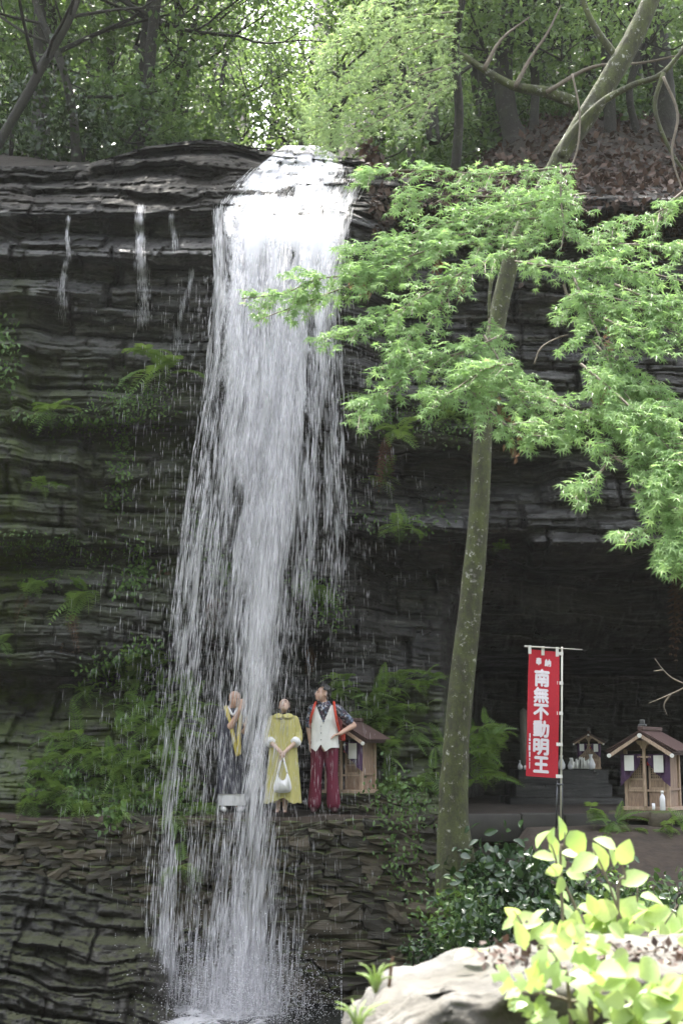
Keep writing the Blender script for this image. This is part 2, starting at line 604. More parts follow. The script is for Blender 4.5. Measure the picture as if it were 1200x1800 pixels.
def cliffD0(px, py):
    px, py = np.broadcast_arrays(np.asarray(px, float), np.asarray(py, float))
    cr, lp, R = crest(px), lip(px), round_amt(px)
    left = ip(py, [372, 560, 720, 1000, 1180, 1235, 1300, 1480], [19.45, 19.75, 19.95, 20.15, 20.25, 20.7, 20.6, 20.6])
    right = ip(py, [350, 560, 720, 800, 930, 1010, 1138, 1150, 1185, 1480], [19.9, 20.6, 20.15, 20.9, 20.5, 22.2, 24.6, 25.0, 29.0, 30.5])
    mid = ip(py, [372, 560, 720, 800, 930, 1040, 1140, 1200, 1480], [19.45, 19.9, 20.0, 20.4, 20.4, 20.6, 20.8, 21.0, 20.9])
    wl = sstep(640, 400, px)
    d = mid * (1 - wl) + left * wl
    wr = sstep(600, 720, px) * (1 - sstep(900, 1200, py)) + sstep(770, 850, px) * sstep(900, 1200, py)
    d = d * (1 - wr) + right * wr
    # the rounded, water worn brink
    top = sstep(lp + 6, lp - 6, py)
    up = np.clip((lp - py) / np.maximum(lp - cr, 5), 0, 1)
    d = d + R * up ** 1.15
    # ledges, recesses and blocks
    d = d + feat(px, py, [(20, 380), (130, 384), (260, 378), (385, 372)], 0.55, 75)
    d = d + bumpb(px, py, -80, 380, 428, 462, 0.28, 12) + feat(px, py, [(0, 462), (130, 452), (260, 470), (390, 480)], 0.3, 60)
    d = d + bumpb(px, py, 220, 400, 478, 520, 0.2, 10)
    d = d + feat(px, py, [(90, 560), (240, 570), (390, 556)], 0.15, 60)
    d = d + feat(px, py, [(-700, 600), (60, 600)], -0.4, 500) * sstep(75, 20, px)
    d = d + bumpb(px, py, 20, 380, 692, 742, 0.3, 10) + feat(px, py, [(30, 742), (150, 748), (380, 742)], 0.45, 90)
    d = d + bumpb(px, py, -400, 142, 772, 948, 0.42, 9) + feat(px, py, [(-400, 850), (142, 846)], 0.1, 30)
    d = d + feat(px, py, [(-400, 952), (140, 962), (330, 968)], 0.6, 70)
    d = d + bumpb(px, py, -60, 300, 1052, 1170, 0.35, 18)
    d = d + feat(px, py, [(-400, 1170), (60, 1178), (160, 1190), (300, 1130), (420, 1140), (560, 1120)], 0.75, 120)
    d = d + feat(px, py, [(615, 790), (700, 800), (850, 806), (960, 812)], 0.6, 110)
    d = d + feat(px, py, [(600, 925), (680, 946), (800, 950), (900, 985), (960, 1010), (1060, 1005), (1140, 985), (1500, 990)], 0.85, 90)
    d = d + bumpb(px, py, 640, 830, 905, 945, 0.45, 8) + bumpb(px, py, 930, 1160, 945, 1000, 0.7, 9) + bumpb(px, py, 620, 830, 745, 795, 0.4, 9)
    d = d + feat(px, py, [(690, 360), (900, 372), (1500, 365)], 0.7, 140)
    d = d + feat(px, py, [(170, 300), (300, 286), (385, 302)], 0.8, 44) + feat(px, py, [(40, 332), (200, 336), (330, 350)], 0.5, 26)
    d = d + feat(px, py, [(230, 264), (400, 259), (460, 276)], 0.5, 20, 3, 12) + feat(px, py, [(-700, 318), (30, 316), (180, 310)], 0.4, 22)
    # talus under the ferns
    tl = sstep(400, 340, px)
    d = np.where(py > 1185, d * (1 - tl) + tl * np.minimum(d, ip(py, [1185, 1240, 1430, 1480], [20.9, 20.4, 19.25, 19.0]) + 0.9 * sstep(150, 40, px) * sstep(1330, 1200, py)), d)
    tr = sstep(570, 610, px) * sstep(800, 770, px)
    d = np.where(py > 1170, d * (1 - tr) + tr * np.minimum(d, ip(py, [1170, 1230, 1400, 1480], [21.0, 20.6, 19.9, 19.4])), d)
    return d, top


def cliffD(px, py, detail=True):
    d, top = cliffD0(px, py)
    if not detail:
        return d
    W = PA(px, py, d)
    x, z = W[..., 0], W[..., 2]
    zz = z + 0.08 * fbm(x * 0.45, d * 0.3, z * 0.2, 3) + 0.03 * x
    out = 0
    wob = 0.028 * fbm(x * 1.7, z * 1.1, d * .5, 3)
    for th, amp, fx in ((0.41, 0.21, 0.75), (0.155, 0.11, 1.35), (0.058, 0.045, 2.4)):
        q = (zz + wob) / th + 0.35 * vnoise(x * 0.35 + th * 50, 0 * x, z * 0.5)
        L = np.floor(q); fr = q - L
        blk = np.floor(x * fx + L * 0.61 + 0.5 * vnoise(x * 1.1, L * 3.1, 0 * x + th))
        step = _h(blk, L, 0 * x + 7) - 0.5
        o = 0.55 * vnoise(x * fx * .8 + L * 5.37, L * 1.7, 0 * x + th * 9) + 1.35 * step
        crack = sstep(0.16, 0.03, fr) * (0.4 + 0.6 * (vnoise(x * 0.9, L * 2.3, 0 * x + th) > -0.2))
        fb = x * fx + L * 0.61 + 0.5 * vnoise(x * 1.1, L * 3.1, 0 * x + th); fb = fb - np.floor(fb)
        out = out + amp * .7 * sstep(.05, .015, np.minimum(fb, 1 - fb)) * (_h(blk, L, 0 * x + 3) > .35)
        out = out + amp * o + amp * 0.55 * crack - amp * 0.18 * np.sin(np.pi * fr)
    out = out + 0.10 * fbm(x * 0.9, z * 0.9, d, 3) + 0.03 * fbm(x * 7, z * 12, d, 4)
    k = np.where(py < lip(px), 1.0, 1.0) * (1 - 0.55 * sstep(1000, 1150, py) * sstep(760, 850, px))
    return d + out * k


def build_cliff():
    cols = np.concatenate([np.arange(-760, -60, 12.0), np.arange(-60, 1260, 2.7), np.arange(1260, 1940, 12.0)])
    rows = np.linspace(0, 1, 600)
    cr = crest(cols)
    PXg = np.repeat(cols[None], len(rows), 0)
    PYg = cr[None] + rows[:, None] * (1475 - cr[None])
    D = cliffD(PXg, PYg)
    V = PA(PXg, PYg, D)
    back = []
    for dy, dz in ((3.5, -0.5), (1.2, -0.12), (0.35, -0.02)):       # the top turns over and runs back under the soil
        b_ = V[0].copy(); b_[:, 1] += dy; b_[:, 2] += dz
        back.append(b_)
    V = np.concatenate([np.array(back), V])
    nr, nc = V.shape[:2]
    idx = np.arange(nr * nc).reshape(nr, nc)
    F = np.stack([idx[1:, :-1], idx[1:, 1:], idx[:-1, 1:], idx[:-1, :-1]], -1).reshape(-1, 4)
    pyf = np.concatenate([np.repeat(cr[None], 3, 0), PYg]); pxf = np.concatenate([PXg[:3], PXg])
    moss = (0.55 * sstep(560, 700, pyf) * sstep(1180, 1000, pyf) * sstep(420, 300, pxf) + 0.9 * sstep(1190, 1250, pyf) * sstep(400, 330, pxf)
            + 0.85 * sstep(1190, 1250, pyf) * sstep(570, 620, pxf) * sstep(810, 780, pxf) + 0.6 * sstep(90, 20, pxf) * sstep(420, 520, pyf)
            + 0.3 * sstep(660, 720, pyf) * sstep(830, 780, pyf) * sstep(600, 640, pxf))
    me = mesh_np('cliff', V.reshape(-1, 3), F, True, {'moss': np.clip(moss, 0, 1).ravel(), 'dry': sstep(lip(pxf) + 4, lip(pxf) - 6, pyf).ravel()})
    link('cliff', me, M['cliff'], kind='structure')


build_cliff()

# crest as world arrays, for the woods behind
_pc = np.arange(-760, 1940, 20.0)
_cw = PA(_pc, crest(_pc), cliffD(_pc, crest(_pc), False))
_cx, _cy, _cz = _cw[:, 0], _cw[:, 1], _cw[:, 2]


def hill_z(x, y):
    x = np.asarray(x, float); y = np.asarray(y, float)
    ys = ip(x, _cx, _cy); zs = ip(x, _cx, _cz)
    t = np.clip(y - ys, -0.5, None)
    xv = -0.9 - 0.05 * t                                   # the stream's little valley
    side = sstep(0.6, 5.0, np.abs(x - xv))
    sl = 0.28 + (0.52 - 0.28) * side
    z = zs + sl * np.clip(t, 0, 14) + (sl * 1.45) * np.clip(t - 14, 0, None)
    z = z + 0.9 * sstep(1.8, 4.0, x) * sstep(0, 5, t)
    return z + 0.10 * fbm(x * 0.7, y * 0.7, 0 * x, 3) * np.clip(t, 0, 1) - 0.25 * sstep(0.3, -0.3, t)


def build_hill():
    xs = np.concatenate([np.linspace(-60, -9, 30), np.linspace(-8.8, 9, 160), np.linspace(9.3, 60, 30)])
    ts = np.concatenate([[-0.4], np.linspace(0, 1, 120) ** 1.8 * 90])
    X = np.repeat(xs[None], len(ts), 0)
    Y = ip(X, _cx, _cy) + ts[:, None]
    Z = hill_z(X, Y)
    V = np.stack([X, Y, Z], -1)
    idx = np.arange(V.shape[0] * V.shape[1]).reshape(V.shape[:2])
    F = np.stack([idx[:-1, :-1], idx[:-1, 1:], idx[1:, 1:], idx[1:, :-1]], -1).reshape(-1, 4)
    link('forest_floor', mesh_np('forest_floor', V.reshape(-1, 3), F), M['litter_floor'], kind='structure')


build_hill()

# ------------------------------------------------------------------ terrace, ground, pool
TZ = 0.85


def build_terrace():
    xs = np.linspace(-7, 12, 150); ys = np.concatenate([[18.86, 18.9], np.linspace(18.98, 31.5, 84)])
    X, Y = np.meshgrid(xs, ys)
    Z = TZ + 0.03 * fbm(X * 1.3, Y * 1.3, 0 * X, 3)
    Z[0] -= 0.25
    V = np.stack([X, Y, Z], -1)
    idx = np.arange(X.size).reshape(X.shape)
    F = np.stack([idx[:-1, :-1], idx[:-1, 1:], idx[1:, 1:], idx[1:, :-1]], -1).reshape(-1, 4)
    link('terrace', mesh_np('terrace', V.reshape(-1, 3), F), M['earth'], kind='structure')


build_terrace()


def ground_z(x, y):
    pool = sstep(2.4, 1.2, x) * sstep(5.5, 8.5, y)
    up = 0.75 * sstep(15.8, 18.7, y)
    return (0.02 + up) * (1 - pool) - 2.3 * pool + 0.05 * fbm(np.asarray(x) * 0.8, np.asarray(y) * 0.8, 0, 3)


def build_ground():
    xs = np.concatenate([np.linspace(-150, -12, 14), np.linspace(-11, 12, 130), np.linspace(13, 150, 14)])
    ys = np.concatenate([np.linspace(-150, -6, 14), np.linspace(-5, 20, 130)])
    X, Y = np.meshgrid(xs, ys)
    V = np.stack([X, Y, ground_z(X, Y)], -1)
    idx = np.arange(X.size).reshape(X.shape)
    F = np.stack([idx[:-1, :-1], idx[:-1, 1:], idx[1:, 1:], idx[1:, :-1]], -1).reshape(-1, 4)
    link('ground', mesh_np('ground', V.reshape(-1, 3), F), M['earth'], kind='structure')


build_ground()
POOLZ = -1.5
xs = np.linspace(-11, 2.6, 120); ys = np.linspace(7.0, 19.4, 140)
X, Y = np.meshgrid(xs, ys)
Z = POOLZ + 0.012 * fbm(X * 4, Y * 4, 0 * X, 3)
idx = np.arange(X.size).reshape(X.shape)
link('pool_water', mesh_np('pool_water', np.stack([X, Y, Z], -1).reshape(-1, 3),
     np.stack([idx[:-1, :-1], idx[:-1, 1:], idx[1:, 1:], idx[1:, :-1]], -1).reshape(-1, 4)), M['pool'], kind='structure')


def bank_edge(py):
    return ip(py, [1490, 1530, 1560, 1600, 1650, 1700, 1760, 1840], [60, 110, 190, 255, 290, 300, 310, 330])


def build_bank():
    cols = np.concatenate([np.arange(-600, -40, 8.0), np.arange(-40, 480, 2.8)]); rows = np.arange(1496, 1850, 2.4)
    X, Y = np.meshgrid(cols, rows)
    d = ip(Y, [1490, 1540, 1600, 1645, 1660, 1700, 1840], [18.95, 18.7, 18.4, 18.1, 17.8, 17.5, 16.9])
    d = d + 0.5 * sstep(1530, 1640, Y) * (X / 300.0 - 0.5) * 0.6
    W = PA(X, Y, d)
    x, z = W[..., 0], W[..., 2]
    zz = z + 0.12 * x + 0.1 * fbm(x, z, d, 2)
    L = np.floor(zz / 0.2)
    for th, amp, fx in ((.33, .30, 1.0), (.13, .13, 1.7), (.05, .045, 3)):
        q = (zz + .06 * fbm(x * 1.3, z, d * .4, 3)) / th + .8 * vnoise(x * .8 + th * 40, 0 * x, z * .8)
        L2 = np.floor(q); fr = q - L2
        fb = x * fx * 1.2 + L2 * .4 + .4 * vnoise(x * 1.3, L2 * 3.1, 0 * x); bl = np.floor(fb); fb = fb - bl
        d = d + amp * (.5 * vnoise(x * fx + L2 * 5.3, L2 * 1.7, 0 * x) + 1.2 * (_h(bl, L2, 0 * x) - .5)) + amp * .5 * sstep(.18, .03, fr) + amp * .45 * sstep(.06, .015, np.minimum(fb, 1 - fb)) * (_h(bl, L2, 0 * x + 4) > .55)
    d = d + 0.12 * fbm(x * 1.2, z * 1.7, d, 4) + 0.05 * fbm(x * 9, z * 11, d, 3)
    mk = sstep(70, -50, X - bank_edge(Y))
    d = d * mk + 19.25 * (1 - mk)
    V = PA(X, Y, d)
    idx = np.arange(X.size).reshape(X.shape)
    F = np.stack([idx[1:, :-1], idx[1:, 1:], idx[:-1, 1:], idx[:-1, :-1]], -1).reshape(-1, 4)
    link('mossy_bank', mesh_np('mossy_bank', V.reshape(-1, 3), F), M['mossrock'], kind='structure')


build_bank()


# ------------------------------------------------------------------ dry stone wall
def stone_mesh(seed, name='stone'):
    bm = bmesh.new()
    bmesh.ops.create_cube(bm, size=1)
    bmesh.ops.subdivide_edges(bm, edges=bm.edges[:], cuts=2, use_grid_fill=True)
    r = random.Random(seed)
    sk = [r.uniform(-0.22, 0.22) for _ in range(4)]
    for v in bm.verts:
        p = v.co * 2 + Vector((r.uniform(-.2, .2), r.uniform(-.2, .2), r.uniform(-.24, .24)))
        n = (abs(p.x) ** 9 + abs(p.y) ** 9 + abs(p.z) ** 9) ** (1 / 9)
        q = p / max(n, 1e-6) * (max(abs(p.x), abs(p.y), abs(p.z)))
        q.z *= 1 + sk[0] * q.x
        q.x += sk[1] * q.z
        q.z += sk[2] * q.x * 0.6
        k = fbm(q.x * 0.9 + seed, q.y * 0.9, q.z * 0.9, 3)
        v.co = q * 0.5 * (1 + 0.13 * float(k))
    mb = MB(); add_bm(mb, bm)
    return mb.mesh(name, smooth=False)


wall = thing('stone_wall', 'old dry stone wall of dark mossy stones below the terrace, behind the falling water', 'wall', (0, 18.9, TZ))
V, F = [], []
mb = MB()
box(mb, -6.0, 3.2, 0.12, 0.4, -3.2, -0.03)
core = mb.build('wall_core', M['mossrock'], wall)
STONES = [stone_mesh(i + 1) for i in range(18)]
for s in STONES: s.materials.append(M['stone'])
r = random.Random(11)
z = -0.03
nst = 0
while z > -2.5:
    low = sstep(-0.7, -1.3, z)
    h = r.uniform(0.09, 0.15) + 0.03 * low + 0.09 * low * r.random()
    x = -4.55 + r.uniform(-0.2, 0)
    while x < 1.75:
        w = (r.uniform(0.15, 0.38) + 0.06 * low + 0.22 * low * r.random()) * (1.35 if r.random() < 0.2 else 1)
        hh = h * r.uniform(0.7, 1.35)
        pxs = 600 + (x + w / 2) / 18.9 * 2500 * 0.985
        wz = TZ + z - h / 2
        pys = 1437 - (z - h / 2) * 132
        if not (pys > 1535 and pxs < bank_edge(pys) - 60):
            o = link('stone', r.choice(STONES), None, wall)
            o.location = (x + w / 2, r.uniform(-0.035, 0.05) + 0.03, z - h / 2 + r.uniform(-0.012, 0.012) + 0.03 * math.sin(x * 2.1))
            o.rotation_euler = (r.uniform(-0.15, 0.15), r.gauss(0, 0.06), r.uniform(-0.2, 0.2))
            o.scale = (w * 0.99 * r.choice((1, -1)), r.uniform(0.2, 0.3) + .12 * low, hh * r.choice((1, -1)) * 0.97)
            nst += 1
        x += w
    z -= h
print('stones', nst)

# kerb slabs of the shrine terrace, right of the trunk
kerb = thing('stone_kerb', 'grey slab edging of the terrace, right of the trunk below the red banner', 'kerb', (0, 18.72, TZ))
x = 1.6
for i, w in enumerate((0.72, 0.55, 0.8, 0.7, 0.95)):
    mb = MB(); box(mb, x + 0.008, x + w - 0.008, -0.02 * (i % 2), 0.3, -0.32 - 0.02 * (i % 3), 0.03 + 0.012 * (i % 2), 0.015)
    mb.build('slab', M['concrete'], kerb); x += w

# ------------------------------------------------------------------ falling water
WPY = [256, 290, 330, 375, 430, 500, 560, 650, 800, 950, 1100, 1250, 1430, 1600, 1800]
WL = [497, 448, 404, 372, 374, 378, 368, 362, 338, 316, 298, 282, 262, 250, 236]
WR = [560, 640, 642, 622, 612, 600, 600, 604, 608, 611, 607, 597, 565, 545, 535]


def wleft(py): return ip(py, WPY, WL)
def wright(py): return ip(py, WPY, WR)


DPY = [256, 375, 450, 520, 600, 700, 800, 950, 1100, 1200, 1430, 1600, 1800]


def rho(px, py):
    cc = ip(py, DPY, [525, 500, 494, 484, 476, 470, 465, 460, 454, 450, 446, 432, 412])
    sc = ip(py, DPY, [70, 108, 104, 94, 78, 62, 50, 38, 30, 24, 23, 38, 55])
    cA = ip(py, DPY, [1.3, 1.3, 1.15, 1.05, .95, .9, .86, .82, .76, .68, .58, .56, .7])
    sb = ip(py, DPY, [80, 110, 112, 108, 112, 120, 126, 132, 136, 138, 128, 122, 120])
    bA = ip(py, DPY, [.6, .5, .45, .5, .5, .47, .44, .38, .26, .15, .12, .22, .45])
    lc = ip(py, [820, 950, 1100, 1250, 1430, 1600, 1800], [348, 350, 333, 318, 305, 292, 284])
    lA = ip(py, [820, 920, 1000, 1100, 1250, 1430, 1600, 1800], [0, .34, .38, .30, .22, .24, .28, .4])
    g = lambda c, s: np.exp(-((px - c) / s) ** 2)
    sb = np.where(px > cc + 5, np.minimum(sb, ip(py, [900, 1000, 1100, 1200, 1430, 1520, 1650, 1800], [140, 125, 85, 34, 28, 45, 75, 110])), sb)
    return cA * g(cc, sc) + bA * g(cc + 5, sb) + lA * g(lc, 24)


def waterD(px, py):
    px, py = np.broadcast_arrays(np.asarray(px, float), np.asarray(py, float))
    near = (py > 310) & (py < 500)
    out = waterD0(px, py)
    if near.any():
        q = np.mean([waterD0(px[near], py[near] + k * sstep(310, 345, py[near]) * sstep(500, 450, py[near])) for k in np.linspace(-48, 48, 9)], 0)
        out[near] = q
    return out


def waterD0(px, py):
    fall = ip(py, [375, 450, 520, 700, 1000, 1437, 1800], [18.98, 18.86, 18.76, 18.64, 18.54, 18.42, 18.3])
    on = cliffD(px, py) - 0.05
    k = sstep(360, 410, py)
    return np.where(py < 360, on, on * (1 - k) + fall * k)


falls = thing('waterfall', 'tall white waterfall pouring over the brink of the dark cliff into the pool', 'waterfall', (0, 0, 0))
for lay in range(3):
    us = np.linspace(0, 1, 90); pys = np.concatenate([np.linspace(256, 420, 50), np.linspace(426, 1810, 150)])
    U, PYg = np.meshgrid(us, pys)
    l, rr = wleft(PYg), wright(PYg)
    PXg = l + U * (rr - l)
    D = waterD(PXg, PYg) + (lay - 1) * 0.14 * sstep(400, 520, PYg) - 0.02 * lay
    D = D + 0.05 * fbm(PXg / 30.0, PYg / 120.0, 0 * PXg + lay * 5, 3) - sstep(345, 430, PYg) * (0.22 * np.abs(fbm(U * 7 + lay * 11, PYg / 400.0, 0 * U, 3)) + 0.08 * (lay - 1))
    V = PA(PXg, PYg, D)
    edge = sstep(0, 0.09, U) * sstep(1, 0.91, U)
    ragged = 0.72 + 0.75 * fbm(U * 11 + lay * 3.7, PYg / 90.0 + lay, 0 * U, 4)
    den = np.clip(rho(PXg, PYg) * ip(PYg, [420, 600, 900, 1150, 1500, 1700], [1.0, .92, .8, .68, .7, .9]) * edge * (1.0 if lay == 1 else 0.8) * np.where(PYg < 380, 0.15 + 0.8 * ragged, ragged) * (1 - .75 * np.exp(-((PXg - 502) / 22) ** 2 - ((PYg - 452) / 30) ** 2)), 0, 1.3)
    idx = np.arange(U.size).reshape(U.shape)
    F = np.stack([idx[:-1, :-1], idx[:-1, 1:], idx[1:, 1:], idx[1:, :-1]], -1).reshape(-1, 4)
    me = mesh_np('water_film', V.reshape(-1, 3), F, True, {'flow': den.ravel()})
    uvl = me.uv_layers.new(name='UVMap')
    s_ = np.concatenate([[0], np.cumsum(np.linalg.norm(np.diff(V[:, 45], axis=0), axis=1))])
    uvv = np.stack([U * 1.9 + lay * 3.1, np.repeat(s_[:, None], U.shape[1], 1) * 1.0], -1).reshape(-1, 2)
    li = np.empty(len(me.loops), np.int32); me.loops.foreach_get('vertex_index', li)
    uvl.data.foreach_set('uv', uvv[li].astype(np.float32).ravel())
    link('water_film', me, M['film'], falls, 'stuff')

SPV = np.array([(0, 0, 0.5), (1, 0, 0.12), (-0.5, 0.87, 0.12), (-0.5, -0.87, 0.12), (0, 0, -0.5)])
SPF = np.array([(0, 1, 2), (0, 2, 3), (0, 3, 1), (4, 2, 1), (4, 3, 2), (4, 1, 3)])


def streaks(px, py, Y, L, w, dxdy=None):
    """thin falling threads: spindles along the local direction of the fall"""
    a = PA(px, py, Y)
    dx = np.zeros_like(px) if dxdy is None else dxdy
    b_ = PA(px + dx * 20, py + 20, Y)
    d = a - b_
    d /= np.linalg.norm(d, axis=1, keepdims=True)
    x = np.cross(d, np.array([0, 1.0, 0])); x /= np.linalg.norm(x, axis=1, keepdims=True)
    y = np.cross(d, x)
    V = a[:, None] + d[:, None] * (SPV[None, :, 2:3] * L[:, None, None]) + (x[:, None] * SPV[None, :, 0:1] + y[:, None] * SPV[None, :, 1:2]) * w[:, None, None]
    F = (SPF[None] + (np.arange(len(px)) * 5)[:, None, None]).reshape(-1, 3)
    return V.reshape(-1, 3), F


mb = MB()
n = 190000
py = rng.uniform(300, 1800, n)
u = rng.uniform(0, 1, n)
l, rr = wleft(py), wright(py)
px = l + u * (rr - l)
clump = 0.5 + 1.0 * vnoise(u * 26, py / 130.0, 0 * u) + 0.6 * vnoise(u * 55 + 9, py / 45.0, 0 * u)
keep = rng.uniform(0, 1, n) < np.clip(rho(px, py) * np.clip(clump + 0.25, 0.05, 1.4), 0, 1.2) * 0.25
py, px, u = py[keep], px[keep], u[keep]
n = len(py)
dxdy = (wleft(py + 20) + u * (wright(py + 20) - wleft(py + 20)) - px) / 20
L = rng.uniform(0.06, 0.22, n) + rng.uniform(0, 0.36, n) * sstep(450, 900, py)
w = rng.uniform(0.0012, 0.004, n) * (1 + 1.2 * (rng.uniform(0, 1, n) < 0.08))
Y = waterD(px, py) + (rng.normal(0, 0.12, n) - np.abs(rng.normal(0, 0.16, n))) * sstep(380, 520, py) - 0.05
mb.add(*streaks(px, py, Y, L, w, dxdy + rng.normal(0, 0.03, n)))
mb.build('water_drops', M['drops'], falls, 'stuff')
# soft ribbons of water between the drops
n = 150000
py = rng.uniform(330, 1800, n); u = rng.uniform(0, 1, n)
l, rr = wleft(py), wright(py); px = l + u * (rr - l)
clump = 0.5 + 1.1 * vnoise(u * 17 + 5, py / 170.0, 0 * u) + 0.5 * vnoise(u * 40, py / 60.0, 0 * u)
keep = rng.uniform(0, 1, n) < np.clip(np.clip(rho(px, py), 0, 1.1) ** 1.7 * np.clip(clump + .2, .02, 1.5), 0, 1.2) * ip(py, [400, 600, 1000, 1500, 1750], [.40, .32, .26, .22, .32])
py, px, u = py[keep], px[keep], u[keep]; n = len(py)
dxdy = (wleft(py + 20) + u * (wright(py + 20) - wleft(py + 20)) - px) / 20
Y = waterD(px, py) + (rng.normal(0, 0.12, n) - np.abs(rng.normal(0, 0.16, n))) * sstep(380, 520, py)
L = rng.uniform(.12, .34, n) + rng.uniform(0, .32, n) * sstep(450, 900, py); w = rng.uniform(.005, .013, n)
aa = PA(px, py, Y); bb = PA(px + dxdy * 20, py + 20, Y); dd = aa - bb; dd /= np.linalg.norm(dd, axis=1, keepdims=True)
th = rng.normal(0, .5, n); xx = np.stack([np.cos(th), np.sin(th), 0 * th], -1)
RV = np.array([(0, -.5), (.8, -.18), (1, .15), (0, .5), (-1, .12), (-.75, -.2)])
V = aa[:, None] + dd[:, None] * (RV[None, :, 1:2] * L[:, None, None]) + xx[:, None] * (RV[None, :, 0:1] * w[:, None, None])
V[:, (1, 4)] += (np.cross(dd, xx) * w[:, None] * .6)[:, None]
F = (np.array([(0, 1, 5), (1, 2, 4), (1, 4, 5), (2, 3, 4)])[None] + (np.arange(n) * 6)[:, None, None]).reshape(-1, 3)
link('water_veils', mesh_np('water_veils', V.reshape(-1, 3), F), M['veil'], falls, 'stuff')
mb = MB()
# stray spray around the fall
n = 9000
py = rng.uniform(480, 1780, n); px = ip(py, DPY, [525, 500, 494, 482, 472, 466, 463, 455, 440, 430, 405, 395, 390]) + rng.normal(0, 1, n) * ip(py, [480, 900, 1800], [85, 115, 125])
mb.add(*streaks(px, py, 18.8 + rng.normal(0, 0.25, n), rng.uniform(0.03, 0.22, n), rng.uniform(0.001, 0.003, n), (px - 470) / 4500))
print('streaks', mb.n // 5)
mb.build('stray_drops', M['drops'], falls, 'stuff')
# splash where it meets the pool
n = 16000
px = np.clip(rng.normal(400, 80, n), 200, 600); hgt = np.abs(rng.normal(0, 0.4, n)); Yp = rng.normal(18.1, 0.45, n)
base = PA(px, np.full(n, 1770.0), Yp); base[:, 2] = POOLZ + hgt
V, F = scatter(SPV * np.array([1, 1, 2.2]), SPF, base, frames(rdir(n, (0, 0, 0.6)), rdir(n)), rng.uniform(0.003, 0.008, n))
mb = MB().add(V, F)
mb.build('splash_drops', M['drops'], falls, 'stuff')
xs = np.linspace(-2.9, 0.5, 70); ys = np.linspace(15.2, 18.9, 70)
X, Y = np.meshgrid(xs, ys)
den = np.exp(-(((X + 1.45) / 0.85) ** 2 + ((Y - 18.0) / 1.5) ** 2)) * (.75 + .6 * fbm(X * 3, Y * 3, 0 * X, 4))
me = mesh_np('foam', np.stack([X, Y, POOLZ + 0.03 + 0.05 * den * (1 + fbm(X * 5, Y * 5, 0 * X, 3))], -1).reshape(-1, 3), np.stack([(i := np.arange(X.size).reshape(X.shape))[:-1, :-1], i[:-1, 1:], i[1:, 1:], i[1:, :-1]], -1).reshape(-1, 4), True, {'flow': den.ravel()})
uvl = me.uv_layers.new(name='UVMap')
li = np.empty(len(me.loops), np.int32); me.loops.foreach_get('vertex_index', li)
uvl.data.foreach_set('uv', (np.stack([X * 0.15, Y * 1.1], -1).reshape(-1, 2))[li].astype(np.float32).ravel())
link('foam', me, M['film'], falls, 'stuff')


def trickle(label, cx, y0, y1, wid, n, ln=(0.05, 0.2), w=(0.001, 0.003), fan=0.35):
    t = rng.uniform(0, 1, n) ** 1.15
    pyy = y0 + t * (y1 - y0)
    cxs = np.asarray(cx)
    pxx = ip(t, np.linspace(0, 1, len(cxs)), cxs) + rng.normal(0, 1, n) * wid * (0.5 + fan * t)
    kp = rng.uniform(0, 1, n) < np.clip(1.15 - .7 * t + .5 * vnoise(pyy / 14.0, 0 * pyy, 0 * pyy + y1), .1, 1)
    pyy, pxx, t = pyy[kp], pxx[kp], t[kp]; n = len(t)
    pxx = pxx + 5 * vnoise(pyy / 30.0, 0 * pyy, 0 * pyy + y0)
    d = np.minimum.reduce([cliffD(pxx, pyy + k) for k in (-12, 0, 12)]) - rng.uniform(0.01, 0.06, n)
    mb = MB().add(*streaks(pxx, pyy, d, rng.uniform(*ln, n), rng.uniform(*w, n)))
    o = mb.build('water_trickle', M['drops'])
    tag(o, label, 'trickle', kind='stuff')


trickle('thin white trickle splitting as it drops from the left slab, brightest of the small ones', [250, 247, 248, 250, 250], 366, 580, 7, 1540)
trickle('faint thread of water at the far left of the brink', [118, 119, 117], 385, 470, 3, 198)
trickle('thin trickle nearest the main fall, halfway down the wet rock face', [338, 322, 313, 310], 478, 645, 4, 440)
trickle('short dripping thread between the left slab trickle and the fall', [303, 305, 306], 380, 440, 4, 198)
trickle('broken thread of drops on the dark rock left of the white trickle', [117, 112, 106], 462, 575, 5, 242)

# ------------------------------------------------------------------ leaf shapes
def maple_leaf():
    V = [(0, 0, 0)]
    angs = np.radians([-128, -88, -44, 0, 44, 88, 128]); ln = [0.45, 0.78, 1.0, 1.12, 1.0, 0.78, 0.45]
    notch = np.radians([-150, -108, -66, -22, 22, 66, 108, 150])
    nr = [0.10, 0.20, 0.23, 0.25, 0.25, 0.23, 0.20, 0.10]
    for i in range(8):
        V.append((math.sin(notch[i]) * nr[i], math.cos(notch[i]) * nr[i], 0.02))
        if i < 7:
            V.append((math.sin(angs[i]) * ln[i], math.cos(angs[i]) * ln[i], -0.22 * ln[i] ** 2))
    F = [(0, i + 1, i) for i in range(1, 15)]
    return np.array(V, float), np.array(F)


def oval_leaf(wd=0.27, droop=0.18):
    V, F = [], []
    ts = [0, 0.15, 0.4, 0.65, 0.86, 1.0]; ws = [0.02, 0.6, 1.0, 0.85, 0.45, 0.0]
    for t, w_ in zip(ts, ws):
        z0 = -droop * t * t
        V += [(-w_ * wd, t, z0 + 0.09 * w_), (0, t, z0), (w_ * wd, t, z0 + 0.09 * w_)]
    for i in range(5):
        a, b_ = i * 3, i * 3 + 3
        F += [(a, a + 1, b_ + 1), (a, b_ + 1, b_), (a + 1, a + 2, b_ + 2), (a + 1, b_ + 2, b_ + 1)]
    return np.array(V, float), np.array(F)


